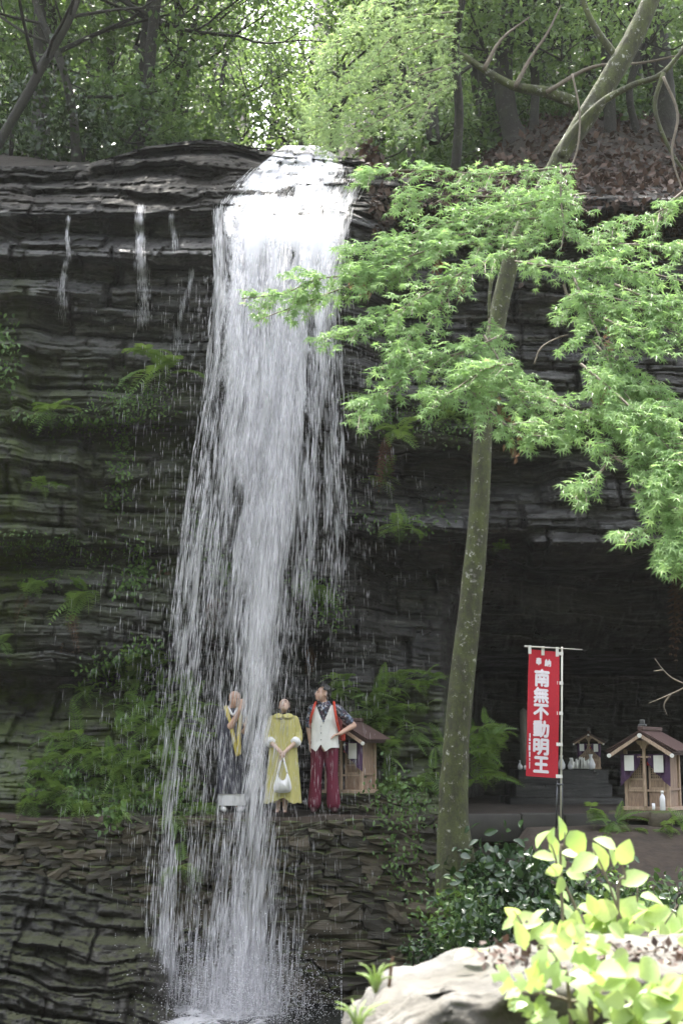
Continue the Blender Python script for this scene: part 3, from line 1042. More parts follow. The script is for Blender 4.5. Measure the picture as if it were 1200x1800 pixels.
def frond_shape(n=13, seed=0, droop=0.5, wd=0.24):
    r = random.Random(seed)
    V, F = [], []
    def arc(t): return np.array([0.05 * math.sin(t * 3 + seed), t * (1 - 0.18 * t), -droop * t * t])
    k = 8
    for i in range(k + 1):
        p = arc(i / k); w_ = 0.010 * (1 - 0.8 * i / k)
        V += [tuple(p + (-w_, 0, 0.003)), tuple(p + (w_, 0, 0.003))]
    for i in range(k):
        F += [(2 * i, 2 * i + 1, 2 * i + 3), (2 * i, 2 * i + 3, 2 * i + 2)]
    for i in range(n):
        t = 0.14 + 0.86 * i / n
        p = arc(t); L = wd * (math.sin(math.pi * (0.28 + 0.72 * t)) ** 0.8) * r.uniform(0.85, 1.1)
        hw = 0.034
        for s in (-1, 1):
            d = np.array([s * 0.92, 0.42, -0.18 + r.uniform(-0.1, 0.1)]); q = np.array([0, 1, 0])
            b0 = len(V)
            V += [tuple(p), tuple(p + d * L * 0.45 + q * hw), tuple(p + d * L + (0, 0, -0.12 * L)), tuple(p + d * L * 0.4 - q * hw * 0.9)]
            F += [(b0, b0 + 1, b0 + 2), (b0, b0 + 2, b0 + 3)] if s < 0 else [(b0, b0 + 2, b0 + 1), (b0, b0 + 3, b0 + 2)]
    return np.array(V, float), np.array(F)


MLV, MLF = maple_leaf()
OLV, OLF = oval_leaf()
DV = np.array([(0, 0, 0), (0.3, 0.45, 0.07), (0, 1, -0.08), (-0.3, 0.45, 0.07)]); DF = np.array([(0, 1, 2), (0, 2, 3)])

FRONDS = {}
for key in ('fern', 'fern_dry'):
    FRONDS[key] = []
    for i in range(4):
        v_, f_ = frond_shape(12 + i, i, 0.55 if key == 'fern' else 1.3, 0.25 if key == 'fern' else 0.15)
        me = mesh_np('frond', v_, f_, True, {'tint': np.full(len(v_), 0.5)})
        me.materials.append(M[key]); FRONDS[key].append(me)


def fern(anchor, size, n, label, group=None, key='fern', up=0.35, fan=1.1, az0=-math.pi / 2):
    t = thing('fern' if key == 'fern' else 'withered_fern', label, 'fern', anchor, 0, group)
    for i in range(n):
        az = az0 + rnd.gauss(0, fan * 0.55)
        el = rnd.gauss(up, 0.35)
        tip = np.array([math.cos(az) * math.cos(el), math.sin(az) * math.cos(el), math.sin(el)])
        nr = np.array([0.15 * rnd.gauss(0, 1), -0.3 + 0.15 * rnd.gauss(0, 1), 1.0])
        if abs(tip[2]) > 0.75: nr = np.array([0, -1, 0.4])
        R = frames(tip[None], nr[None])[0]
        o = link('frond', rnd.choice(FRONDS[key]), None, t)
        s = size * rnd.uniform(0.65, 1.1)
        o.matrix_local = Matrix.LocRotScale(Vector((rnd.gauss(0, 0.03), 0, rnd.gauss(0, 0.03))), Matrix(R.tolist()).to_quaternion(), Vector((s, s, s)))
    return t


def on_cliff(px, py, out=0.05):
    d = float(cliffD(np.array([float(px)]), np.array([float(py)]))[0]) - out
    return P(px, py, d)


def leaf_cloud(mb, c, rad, n, size, LV=DV, LF=DF, up=0.5, view=0.0, shell=False):
    p = rng.normal(size=(n, 3))
    if shell:
        p /= np.linalg.norm(p, axis=1, keepdims=True); p *= rng.uniform(0.7, 1.0, (n, 1))
    else:
        p *= 0.5
    p = p * np.asarray(rad) + np.asarray(c)
    nrm = rdir(n, (0, -view, up), 0.55)
    R = frames(rdir(n, (0, 0, -0.25)), nrm)
    V, F = scatter(LV, LF, p, R, size * rng.uniform(0.65, 1.2, n))
    mb.add(V, F, np.repeat(np.clip(rng.normal(0.5, 0.25, n), 0, 1), len(LV)))


def grow(mb, tips, p, d, L, r, depth, rr, spread=0.6):
    p = np.asarray(p, float); d = np.asarray(d, float)
    pts = [p]
    for i in range(4):
        d = d + np.array([rr.gauss(0, .14), rr.gauss(0, .14), rr.gauss(0.03, .10)]); d /= np.linalg.norm(d)
        pts.append(pts[-1] + d * L / 4)
    mb.add(*tube(pts, np.linspace(r, r * 0.6, 5), 5 if depth < 2 else 7, cap=False))
    if depth <= 0:
        tips.append((pts[-1], d)); tips.append((pts[2], d)); return
    for k in range(rr.choice((2, 3, 3))):
        nd = d + np.array([rr.gauss(0, spread), rr.gauss(0, spread), rr.gauss(0.1, spread * 0.6)])
        nd /= np.linalg.norm(nd)
        grow(mb, tips, pts[rr.choice((2, 3, 4, 4))], nd, L * rr.uniform(0.6, 0.8), r * 0.55, depth - 1, rr, spread)


# ------------------------------------------------------------------ woods above the cliff
def forest_tree(label, path, radii, mat, bark='bark_dark', nb=7, L=2.2, leaf=0.15, per=26, crad=0.6, seed=0, group=None, name='forest_tree', start=0.45, depth=2):
    rr = random.Random(seed)
    pts = smooth_path(path, 6)
    base = pts[0].copy(); base[2] -= 0.3
    pts = np.concatenate([[base], pts])
    rad = np.interp(np.linspace(0, 1, len(pts)), np.linspace(0, 1, len(radii)), radii)
    t = thing(name, label, 'tree', tuple(base), 0, group)
    mb = MB().add(*tube(pts - base, rad, 10, 0.10, seed=seed))
    mb.build('trunk', M[bark], t)
    mb, tips = MB(), []
    for i in range(nb):
        f = start + (1 - start) * (i + rr.random()) / nb
        k = min(int(f * (len(pts) - 1)), len(pts) - 1)
        az = rr.uniform(0, 2 * math.pi)
        grow(mb, tips, pts[k] - base, (math.cos(az), math.sin(az), rr.uniform(-0.1, 0.6)), L * rr.uniform(0.6, 1.1), rad[k] * 0.45, depth, rr)
    if tips:
        mb.build('limbs', M[bark], t)
        mb = MB()
        for p, d in tips:
            leaf_cloud(mb, p, (crad, crad, crad * 0.55), per, leaf)
        mb.build('crown', M[mat], t, 'stuff')
    return t


def hillpt(px, y):
    x = (px - 600) / 2500 * y / 0.95
    return np.array([x, y, float(hill_z(x, y))])


def trunk_px(pts, Y):
    return [P(a, b_, Y if not isinstance(Y, (list, tuple)) else Y[i]) for i, (a, b_) in enumerate(pts)]


def hill_hit(px, py):
    Y = np.arange(20.5, 80, 0.1)
    w = PA(px, py, Y)
    h = hill_z(w[:, 0], Y) >= w[:, 2]
    k = np.where(h & (Y > ip(w[:, 0], _cx, _cy) + 0.3))[0]
    return float(Y[k[0]]) if len(k) else 25.0


def trunk_at(pts):
    Y = min(hill_hit(pts[0][0], pts[0][1]), 24.6)
    q = trunk_px(pts, Y)
    g = float(hill_z(q[0].x, Y)) - .15
    if g < q[0].z - .1: q = [Vector((q[0].x, Y, g))] + q
    return q


def up_from(path, dz, dx=0.0, dy=0.0):
    q = Vector(path[-1]); return list(path) + [q + Vector((dx * .5, dy * .5, dz * .55)), q + Vector((dx, dy, dz))]


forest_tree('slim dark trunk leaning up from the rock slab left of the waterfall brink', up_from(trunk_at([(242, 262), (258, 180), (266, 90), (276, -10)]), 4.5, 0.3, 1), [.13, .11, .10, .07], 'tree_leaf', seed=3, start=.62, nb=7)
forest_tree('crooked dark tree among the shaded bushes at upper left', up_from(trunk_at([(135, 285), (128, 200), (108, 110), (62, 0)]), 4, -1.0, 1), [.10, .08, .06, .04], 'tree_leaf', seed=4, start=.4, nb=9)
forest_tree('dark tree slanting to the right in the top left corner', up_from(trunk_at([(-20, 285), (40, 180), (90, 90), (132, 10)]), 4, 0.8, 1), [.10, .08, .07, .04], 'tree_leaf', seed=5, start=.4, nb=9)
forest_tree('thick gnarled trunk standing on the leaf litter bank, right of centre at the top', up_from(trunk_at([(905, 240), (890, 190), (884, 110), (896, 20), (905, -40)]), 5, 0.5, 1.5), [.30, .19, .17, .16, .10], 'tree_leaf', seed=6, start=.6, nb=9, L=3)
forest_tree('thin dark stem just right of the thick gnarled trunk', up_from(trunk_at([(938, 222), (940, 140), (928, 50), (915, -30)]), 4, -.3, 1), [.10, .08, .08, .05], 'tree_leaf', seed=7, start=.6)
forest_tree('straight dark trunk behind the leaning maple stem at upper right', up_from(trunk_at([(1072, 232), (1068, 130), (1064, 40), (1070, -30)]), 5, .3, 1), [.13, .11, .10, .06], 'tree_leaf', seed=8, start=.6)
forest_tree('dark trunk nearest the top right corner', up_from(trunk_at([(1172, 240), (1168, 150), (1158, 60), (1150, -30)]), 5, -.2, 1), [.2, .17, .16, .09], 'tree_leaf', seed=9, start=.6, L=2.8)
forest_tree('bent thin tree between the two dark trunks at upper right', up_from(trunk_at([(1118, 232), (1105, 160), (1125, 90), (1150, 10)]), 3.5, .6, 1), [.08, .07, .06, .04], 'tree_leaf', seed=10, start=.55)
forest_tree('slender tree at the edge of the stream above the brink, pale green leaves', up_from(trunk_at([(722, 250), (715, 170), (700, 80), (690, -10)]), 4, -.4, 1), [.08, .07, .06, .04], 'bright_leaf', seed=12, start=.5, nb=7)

# trees standing further up the slopes
G1 = 'trees on the wooded slope above the waterfall'
protos = []
for i, (mat, bark, L, h) in enumerate((('bright_leaf', 'bark_dark', 2.3, 7.5), ('tree_leaf', 'bark_dark', 2.5, 8.5), ('bright_leaf', 'bark_dark', 2.0, 6.0))):
    t = forest_tree('', [(0, 0, 0), (0.2, 0.1, h * .33), (-0.1, 0.2, h * .66), (0.2, 0.1, h)], [.17, .13, .10, .04], mat, bark, nb=10, L=L, leaf=0.17, per=26, crad=0.75, seed=20 + i, start=.3)
    protos.append(t)
SLOPE = [(70, 24.6), (255, 25.2), (-40, 25.5), (60, 26.5), (300, 28), (1040, 27.5), (1160, 26.5), (960, 28.5), (860, 27), (20, 36), (140, 34), (1220, 36), (1000, 36), (-120, 28), (40, 31), (190, 29), (330, 34), (395, 40), (470, 46), (540, 42), (600, 36), (660, 31), (760, 33), (850, 29), (1000, 31), (1120, 29),
         (1260, 31), (100, 38), (260, 42), (700, 41), (820, 44), (930, 39), (1080, 40), (480, 58), (380, 55), (580, 55), (180, 52), (700, 55), (900, 54), (1150, 50), (0, 48)]
KIND = ['bright leafy tree on the slope above the fall', 'darker dense tree on the slope above the fall', 'low bright tree on the slope above the fall']
for j, (px, y) in enumerate(SLOPE):
    k = j % 3 if 260 < px < 720 else (1, 0, 1)[j % 3]
    if px in (470, 540, 480): k = 2
    o = protos[k] if protos[k].get('used') is None else copy_tree(protos[k])
    protos[k]['used'] = 1
    o.location = hillpt(px, y)
    o.rotation_euler = (0, 0, rnd.uniform(0, 6.28))
    s = rnd.uniform(0.85, 1.15); o.scale = (s, s, s)
    tag(o, KIND[k], 'tree', G1 + (' ' + ('bright', 'dark', 'low')[k]))
for o in bpy.data.objects:
    if 'used' in o: del o['used']


def bush(label, c, rad, n, size, mat, nst=5, LV=DV, LF=DF, name='bush', view=0.3, group=None, cat='bush', foot=None):
    c = np.asarray(tuple(c), float)
    base = c - np.array([0, 0, rad[2]]) if foot is None else np.asarray(tuple(foot), float)
    t = thing(name, label, cat, tuple(base), 0, group)
    mb, ml = MB(), MB()
    for i in range(nst):
        e = c - base + rng.normal(size=3) * np.asarray(rad) * 0.55
        md = e * 0.5 + rng.normal(size=3) * 0.12
        mb.add(*tube(smooth_path([(0, 0, 0), md, e], 4), np.linspace(0.022, 0.006, 9), 5, cap=False))
        leaf_cloud(ml, e, np.asarray(rad) * 0.55, n // (2 * nst), size, LV, LF, 0.6, view)
    leaf_cloud(ml, c - base, np.asarray(rad) * 1.15, n // 2, size, LV, LF, 0.6, view)
    mb.build('stem', M['bark_dark'], t)
    ml.build('foliage', M[mat], t, 'stuff')
    return t


def bpx(px, py, Y): return P(px, py, Y)


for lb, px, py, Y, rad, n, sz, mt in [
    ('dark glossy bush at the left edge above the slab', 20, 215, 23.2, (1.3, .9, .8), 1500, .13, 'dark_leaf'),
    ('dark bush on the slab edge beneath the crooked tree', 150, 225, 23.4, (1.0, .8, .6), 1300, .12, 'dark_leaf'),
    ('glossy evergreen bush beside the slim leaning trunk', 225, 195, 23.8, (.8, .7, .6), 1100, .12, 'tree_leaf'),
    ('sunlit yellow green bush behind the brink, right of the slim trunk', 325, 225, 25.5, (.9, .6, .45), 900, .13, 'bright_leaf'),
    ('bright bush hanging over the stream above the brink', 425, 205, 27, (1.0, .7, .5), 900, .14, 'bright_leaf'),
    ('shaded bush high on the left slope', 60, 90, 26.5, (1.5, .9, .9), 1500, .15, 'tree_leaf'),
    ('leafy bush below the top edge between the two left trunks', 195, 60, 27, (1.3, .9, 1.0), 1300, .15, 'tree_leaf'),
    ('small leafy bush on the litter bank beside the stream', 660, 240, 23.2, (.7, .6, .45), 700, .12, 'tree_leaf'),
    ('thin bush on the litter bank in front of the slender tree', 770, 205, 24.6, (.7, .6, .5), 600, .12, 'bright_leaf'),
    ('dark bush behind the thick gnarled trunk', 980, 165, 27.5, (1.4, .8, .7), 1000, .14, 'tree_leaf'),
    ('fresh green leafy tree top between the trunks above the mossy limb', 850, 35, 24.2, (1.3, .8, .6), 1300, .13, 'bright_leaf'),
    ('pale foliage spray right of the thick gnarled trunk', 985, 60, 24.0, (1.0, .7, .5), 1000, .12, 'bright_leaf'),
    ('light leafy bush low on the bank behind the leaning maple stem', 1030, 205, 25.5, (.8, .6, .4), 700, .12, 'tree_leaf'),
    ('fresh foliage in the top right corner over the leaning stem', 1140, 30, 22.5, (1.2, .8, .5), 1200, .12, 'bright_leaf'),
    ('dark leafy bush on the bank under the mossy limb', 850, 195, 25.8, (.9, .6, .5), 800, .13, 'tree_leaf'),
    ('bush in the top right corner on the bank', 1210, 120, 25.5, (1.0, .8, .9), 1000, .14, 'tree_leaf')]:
    bush(lb, bpx(px, py, Y), rad, n, sz, mt)

n = 46000
px = np.where(rng.uniform(0, 1, n) < .55, rng.uniform(640, 1330, n), rng.uniform(-130, 420, n)); Yl = 24.5 + rng.uniform(0, 1, n) ** 1.4 * 34
x = (px - 600) / 2500 * Yl / 0.93
ok_ = Yl > ip(x, _cx, _cy) + np.where(px > 600, 4.5 + 1.5 * fbm(x, Yl, 0 * x, 2), .8)
x, Yl = x[ok_], Yl[ok_]; n = len(x)
pos = np.stack([x, Yl, hill_z(x, Yl) + 0.05 + np.abs(rng.normal(0, .35, n)) * (1 + .8 * fbm(x * .6, Yl * .6, 0 * x, 3))], -1)
V, F = scatter(DV, DF, pos, frames(rdir(n, (0, -.2, -.2)), rdir(n, (0, -.5, .8), .5)), rng.uniform(.10, .2, n) * (1 + (Yl - 24) / 50))
tag(MB().add(V, F, np.repeat(np.clip(rng.normal(.4, .3, n), 0, 1), 4)).build('undergrowth', M['tree_leaf']), kind='stuff')

# leaf litter on the bank right of the brink
n = 7000
px = rng.uniform(640, 1330, n); Yl = 20.6 + rng.exponential(2.3, n)
x = (px - 600) / 2500 * Yl / 0.93
pos = np.stack([x, Yl, hill_z(x, Yl) + 0.03], -1)
mb = MB()
V, F = scatter(DV, DF, pos, frames(rdir(n, (0, 0, -.1)), rdir(n, (0, -.3, 1.1), .6)), rng.uniform(.08, .19, n))
mb.add(V, F, np.repeat(rng.uniform(0, 1, n), 4))
# some have slid down the rock below the bank
n = 2500
px = rng.uniform(650, 1260, n); py = 330 + np.abs(rng.normal(0, 42, n)) * (1 + sstep(900, 1100, px))
pos = PA(px, py, cliffD(px, py) - 0.05)
V, F = scatter(DV, DF, pos, frames(rdir(n, (0, 0, -.3)), rdir(n, (0, -.8, .7), .6)), rng.uniform(.08, .17, n))
mb.add(V, F, np.repeat(rng.uniform(0, .8, n), 4))
tag(mb.build('leaf_litter', M['dead_leaf']), kind='stuff')
# gnarled limbs over the bank
t = thing('fallen_limb', 'mossy limb lying out horizontally over the litter bank towards the fall', 'branch', P(1010, 165, 22.5))
b0 = Vector(t.location)
mb = MB().add(*tube([Vector(p) - b0 for p in smooth_path(trunk_px([(1010, 180), (960, 162), (905, 152), (850, 122), (800, 92), (742, 82)], 22.6), 5)], np.interp(np.linspace(0, 1, 26), [0, .4, 1], [.11, .075, .03]), 9, .12))
mb.build('limb', M['bark_maple'], t)
mb = MB()
for q in ([(905, 152), (930, 105), (960, 60), (985, 10)], [(850, 122), (880, 70), (930, 30)], [(960, 162), (1040, 118), (1130, 110), (1230, 88)]):
    mb.add(*tube([Vector(p) - b0 for p in smooth_path(trunk_px(q, 22.5), 5)], np.linspace(.04, .012, 5 * (len(q) - 1) + 1), 6))
mb.build('side_branches', M['twig'], t)
t = thing('dead_stump', 'dark broken gnarled stump on the bank, below the mossy limb tip', 'stump', P(745, 262, 23.2))
b0 = Vector(t.location)
mb = MB()
for q, r0 in (([(762, 250), (755, 175), (748, 150), (742, 120)], .13), ([(755, 160), (790, 140), (832, 112)], .08), ([(752, 165), (730, 140), (722, 118)], .05)):
    k = 5 * (len(q) - 1) + 1
    mb.add(*tube([Vector(p) - b0 for p in smooth_path(trunk_px(q, 23.2), 5)], np.linspace(r0, r0 * .35, k), 8, .2))
mb.build('trunk', M['bark_dark'], t)

# ------------------------------------------------------------------ the maple in front of the cave
ty = 16.5
tp = trunk_px([(802, 1590), (797, 1440), (800, 1330), (812, 1200), (828, 1040), (842, 900), (848, 760), (860, 640), (880, 530), (906, 430), (945, 350), (985, 275), (1030, 205), (1088, 110), (1130, 30), (1165, -60)], ty)
maple = thing('maple_tree', 'tall maple with a pale mossy trunk, fresh green sprays reaching across the fall and cave', 'tree', tuple(tp[0]))
b0 = Vector(maple.location)
pts = smooth_path(tp, 6)
rad = np.interp(np.linspace(0, 1, len(pts)), np.linspace(0, 1, 16), [.26, .175, .153, .143, .13, .119, .113, .11, .105, .10, .098, .105, .125, .13, .115, .09])
MB().add(*tube([Vector(p) - b0 for p in pts], rad, 18, .09, seed=2)).build('trunk', M['bark_maple'], maple)
for q, r0, yy in (([(985, 275), (1000, 240), (1050, 185), (1110, 150), (1165, 128), (1220, 60)], .055, 16.2), ([(1165, 128), (1150, 190), (1175, 260), (1200, 300)], .03, 16.0),
                  ([(906, 430), (880, 440), (862, 500), (858, 560)], .03, 16.1), ([(1090, 110), (1040, 40), (1010, -40)], .05, 16.5)):
    k = 5 * (len(q) - 1) + 1
    MB().add(*tube([Vector(p) - b0 for p in smooth_path(trunk_px(q, yy), 5)], np.linspace(r0, r0 * .5, k), 8, .1)).build('limb', M['bark_maple'], maple)

SPR = [  # line of a spray in the photograph, half width, distance at start and end
    ([(1010, 292), (930, 300), (850, 306), (760, 300), (680, 300), (630, 310)], 24, 14.5, 13.0),
    ([(1000, 330), (910, 345), (820, 345), (740, 345), (690, 360)], 26, 14.2, 13.2),
    ([(1010, 375), (920, 385), (830, 385), (750, 400), (680, 430), (610, 440)], 30, 13.8, 12.6),
    ([(960, 420), (880, 430), (800, 430), (720, 450), (650, 480), (560, 490), (500, 515), (425, 525)], 30, 13.4, 11.8),
    ([(760, 440), (690, 480), (620, 500), (540, 530), (460, 560)], 24, 13.0, 12.0),
    ([(985, 290), (985, 350), (990, 400), (985, 440)], 38, 13.6, 13.0),
    ([(905, 440), (830, 470), (760, 510), (700, 545), (640, 575), (560, 600)], 30, 12.8, 11.8),
    ([(800, 490), (760, 560), (730, 600), (690, 650)], 34, 12.6, 11.8),
    ([(880, 590), (810, 620), (740, 640), (680, 690), (632, 728)], 32, 12.4, 11.4),
    ([(905, 460), (980, 470), (1060, 470), (1140, 480), (1220, 500)], 36, 12.8, 11.0),
    ([(1080, 500), (1150, 530), (1215, 560)], 34, 11.6, 11.0),
    ([(1000, 470), (1030, 540), (1060, 610), (1090, 680), (1140, 740)], 44, 12.2, 10.8),
    ([(1060, 560), (1120, 590), (1160, 620)], 24, 11.4, 11.0),
    ([(850, 590), (880, 640), (905, 690), (950, 735), (1000, 760)], 42, 12.4, 11.6),
    ([(790, 640), (830, 690), (880, 740), (930, 770)], 36, 12.2, 11.4),
    ([(860, 560), (860, 620), (870, 690)], 40, 12.8, 12.3),
    ([(960, 700), (1040, 735), (1110, 760), (1190, 790)], 40, 11.6, 10.6),
    ([(1020, 640), (1090, 700), (1150, 760), (1210, 830)], 44, 11.2, 10.3),
    ([(1030, 780), (1090, 810), (1150, 840), (1220, 880)], 36, 11.0, 10.2),
    ([(1110, 860), (1160, 890), (1215, 920)], 34, 10.6, 10.1),
    ([(1080, 800), (1040, 845), (1010, 870)], 20, 10.8, 10.6),
    ([(1150, 930), (1110, 935), (1080, 940)], 16, 10.4, 10.3),
    ([(1130, 940), (1180, 975), (1215, 1010)], 30, 10.4, 10.0),
    ([(1120, 380), (1080, 400), (1050, 415)], 22, 12.6, 12.4),
    ([(1220, 350), (1160, 370), (1130, 400)], 22, 12.2, 12.2),
    ([(1040, 430), (1120, 430), (1210, 440)], 22, 12.4, 11.6),
    ([(990, 500), (1000, 540), (985, 560)], 14, 12.4, 12.2),
    ([(1030, 340), (960, 350), (880, 365), (800, 370)], 30, 14, 13.2),
    ([(900, 400), (830, 410), (760, 420), (700, 440), (640, 470)], 26, 13.4, 12.6),
    ([(1000, 520), (1060, 520), (1130, 545), (1200, 600)], 30, 12, 11),
    ([(1040, 600), (1080, 640), (1140, 690), (1170, 720)], 30, 11.6, 11),
    ([(720, 590), (700, 620), (670, 650)], 24, 12, 11.6),
    ([(900, 640), (850, 650), (790, 690), (740, 700)], 30, 12, 11.5),
    ([(1150, 830), (1190, 930), (1210, 980)], 34, 10.4, 10),
    ([(1090, 740), (1150, 800), (1200, 860)], 34, 10.8, 10.2),
]
LP, LT, LN, LS, LTINT = [], [], [], [], []
mb_tw = MB()
for q, hw, y0, y1 in SPR:
    k = len(q)
    line = smooth_path([(a, b_, y0 + (y1 - y0) * i / (k - 1)) for i, (a, b_) in enumerate(q)], 8)
    wline = PA(line[:, 0], line[:, 1], line[:, 2])
    mb_tw.add(*tube([Vector(p) - b0 for p in wline], np.linspace(.014, .004, len(wline)), 5, cap=False))
    seg = np.linalg.norm(np.diff(line[:, :2], axis=0), axis=1).sum()
    m_ = int(seg / 5.3)
    PXs, PYs, YYs, TP = [], [], [], []
    for s_i in range(m_):
        f = rng.uniform(0, len(line) - 1.01); i0 = int(f); fr = f - i0
        bp_ = line[i0] * (1 - fr) + line[i0 + 1] * fr
        dl = line[i0 + 1, :2] - line[i0, :2]; a0 = math.atan2(dl[1], dl[0])
        sgn = 1 if s_i % 2 else -1
        a1 = a0 + sgn * rng.uniform(.35, 1.25)
        end = min(f, len(line) - 1 - f) / len(line)
        ln_ = hw * rng.uniform(.9, 2.3) * min(1, .55 + 1.6 * end)
        k2 = max(3, int(ln_ / 5))
        tt = (np.arange(k2) + .6) / k2
        qx = bp_[0] + math.cos(a1) * ln_ * tt; qy = bp_[1] + math.sin(a1) * ln_ * .62 * tt + 9 * tt ** 2
        qY = bp_[2] - rng.uniform(-.1, .45) * tt
        w2 = PA(qx, qy, qY)
        if s_i % 4 == 0:
            mb_tw.add(*tube([Vector(p) - b0 for p in w2], np.linspace(.005, .002, k2), 4, cap=False))
        dw = np.gradient(w2, axis=0); dw /= np.linalg.norm(dw, axis=1, keepdims=True) + 1e-9
        for rep in range(1):
            PXs.append(qx + rng.normal(0, 3.5, k2)); PYs.append(qy + rng.normal(0, 3.0, k2)); YYs.append(qY + rng.normal(0, .05, k2)); TP.append(dw)
    PXs, PYs, YYs, TP = map(np.concatenate, (PXs, PYs, YYs, TP))
    n = len(PXs)
    pos = PA(PXs, PYs, YYs)
    tip = TP * .8 + np.array([0, -0.3, -0.45]) + rng.normal(size=(n, 3)) * 0.5
    nrm = np.array([0, -0.55, 0.85]) + rng.normal(size=(n, 3)) * 0.3
    i0 = np.zeros(n)
    LP.append(pos); LT.append(tip); LN.append(nrm); LS.append(rng.uniform(.05, .08, n)); LTINT.append(np.clip(rng.normal(.5 + .25 * (i0 / len(line) - .5), .22, n), 0, 1))
LP, LT, LN, LS, LTINT = [np.concatenate(a) for a in (LP, LT, LN, LS, LTINT)]
print('maple leaves', len(LP))
mb_tw.build('twigs', M['twig'], maple)
RR = frames(LT, LN)
order = np.argsort(LP[:, 1])
near = order[:1600][rng.permutation(1600)[:300]]
rest = np.setdiff1d(order, near)
V, F = scatter(MLV, MLF, LP[rest] - np.array(tuple(b0)), RR[rest], LS[rest])
MB().add(V, F, np.repeat(LTINT[rest], len(MLV))).build('foliage', M['maple_leaf'], maple, 'stuff', smooth=False)
lm = mesh_np('leaf', MLV, MLF, False, {'tint': np.full(len(MLV), .5)}); lm.materials.append(M['maple_leaf'])
for i in near:
    o = link('leaf', lm, None, maple)
    o.matrix_local = Matrix.LocRotScale(Vector(LP[i].tolist()) - b0, Matrix(RR[i].tolist()).to_quaternion(), Vector((LS[i],) * 3))
# withered brown seed and leaf clusters caught in the sprays
for a, b_, yy, s in ((642, 495, 12.8, 1.2), (768, 462, 13.2, 1.0), (808, 496, 12.9, .8), (1051, 692, 11.3, 1.0), (880, 720, 12.2, 1.1), (906, 775, 11.6, .9), (1140, 795, 10.8, .8), (1070, 590, 11.9, .8)):
    n = 16
    V, F = scatter(DV, DF, rng.normal(size=(n, 3)) * np.array([.035, .03, .07]) * s, frames(rdir(n, (0, 0, -1.6), .5), rdir(n, (0, -1, 0), .6)), rng.uniform(.06, .11, n) * s)
    o = MB().add(V, F, np.repeat(rng.uniform(.3, 1, n), 4)).build('dead_cluster', M['fern_dry'], maple, 'stuff')
    o.location = P(a, b_, yy) - b0

# pale hanging sprays of the second maple, above the brink
pm = thing('maple_tree', 'second maple with pale misty sprays hanging over the brink, right of the white water', 'tree', P(800, 262, 20.5))
c0 = Vector(pm.location)
MB().add(*tube([Vector(p) - c0 for p in smooth_path(trunk_px([(800, 300), (806, 200), (800, 90), (812, 0), (830, -120)], [20.5, 20.3, 20, 19.6, 19.2]), 6)], np.linspace(.08, .04, 25), 9, .1)).build('trunk', M['bark_dark'], pm)
tw, lf = MB(), MB()
for q, hw in (([(800, 60), (720, 90), (640, 130), (580, 165), (535, 200)], 34), ([(800, 110), (720, 140), (650, 180), (590, 215), (530, 235)], 30), ([(805, 20), (720, 30), (640, 50), (580, 85), (560, 120)], 30),
              ([(790, 150), (730, 180), (670, 210), (610, 240), (570, 262)], 26), ([(780, 60), (700, 60), (660, 100), (620, 150)], 34), ([(815, -30), (720, -10), (650, 15), (600, 40)], 26), ([(760, 170), (740, 210), (700, 235)], 20)):
    line = smooth_path([(a, b_, 19.6 - 1.8 * i / len(q)) for i, (a, b_) in enumerate(q)], 8)
    wl = PA(line[:, 0], line[:, 1], line[:, 2])
    tw.add(*tube([Vector(p) - c0 for p in wl], np.linspace(.016, .004, len(wl)), 5, cap=False))
    n = int(np.linalg.norm(np.diff(line[:, :2], axis=0), axis=1).sum() * hw * 2 / 24)
    i0 = rng.integers(0, len(line), n)
    off = rng.normal(0, .5, n) * hw
    dpy = .4 * off + .6 * np.round(off / 13) * 13
    pos = PA(line[i0, 0] + rng.normal(0, 9, n), line[i0, 1] + dpy, line[i0, 2] + rng.normal(0, .25, n)) - np.array(tuple(c0))
    V, F = scatter(MLV, MLF, pos, frames(np.array([-.5, -.3, -.5]) + rng.normal(size=(n, 3)) * .5, np.array([0, -.6, .8]) + rng.normal(size=(n, 3)) * .35), rng.uniform(.05, .08, n))
    lf.add(V, F, np.repeat(rng.uniform(.1, 1, n), len(MLV)))
tw.build('twigs', M['twig'], pm)
lf.build('foliage', M['pale_leaf'], pm, 'stuff', smooth=False)

for lb, q, yy, r0 in (('thin pale vine looping down beside the leaning maple stem', [(1005, 130), (1018, 200), (1012, 270), (985, 320), (945, 345)], 15.9, .014),
                      ('bare vine hanging down the dark bank right of the leaning stem', [(1165, 135), (1190, 200), (1180, 270), (1200, 340)], 15.6, .02),
                      ('pale curved stem arching across the right edge', [(1215, 325), (1170, 365), (1150, 410), (1140, 450)], 12.4, .017),
                      ('short bare twig against the dark cave wall, between the leaf sprays', [(938, 640), (950, 612), (975, 596), (998, 588)], 12.0, .008)):
    o = MB().add(*tube(smooth_path(trunk_px(q, yy), 6), np.linspace(r0, r0 * .6, 6 * (len(q) - 1) + 1), 6)).build('vine', M['twig'])
    tag(o, lb, 'vine')
mb = MB()
for q in ([(1225, 1195), (1190, 1215), (1160, 1228), (1138, 1237)], [(1178, 1220), (1166, 1240), (1172, 1258)], [(1225, 1210), (1185, 1195), (1165, 1178), (1150, 1158)], [(1165, 1178), (1148, 1180)]):
    mb.add(*tube(smooth_path(trunk_px(q, 15.5), 5), np.linspace(.012, .004, 5 * (len(q) - 1) + 1), 5))
tag(mb.build('bare_branch', M['twig']), 'bare grey forked branch poking in from the right edge above the shrine', 'branch')

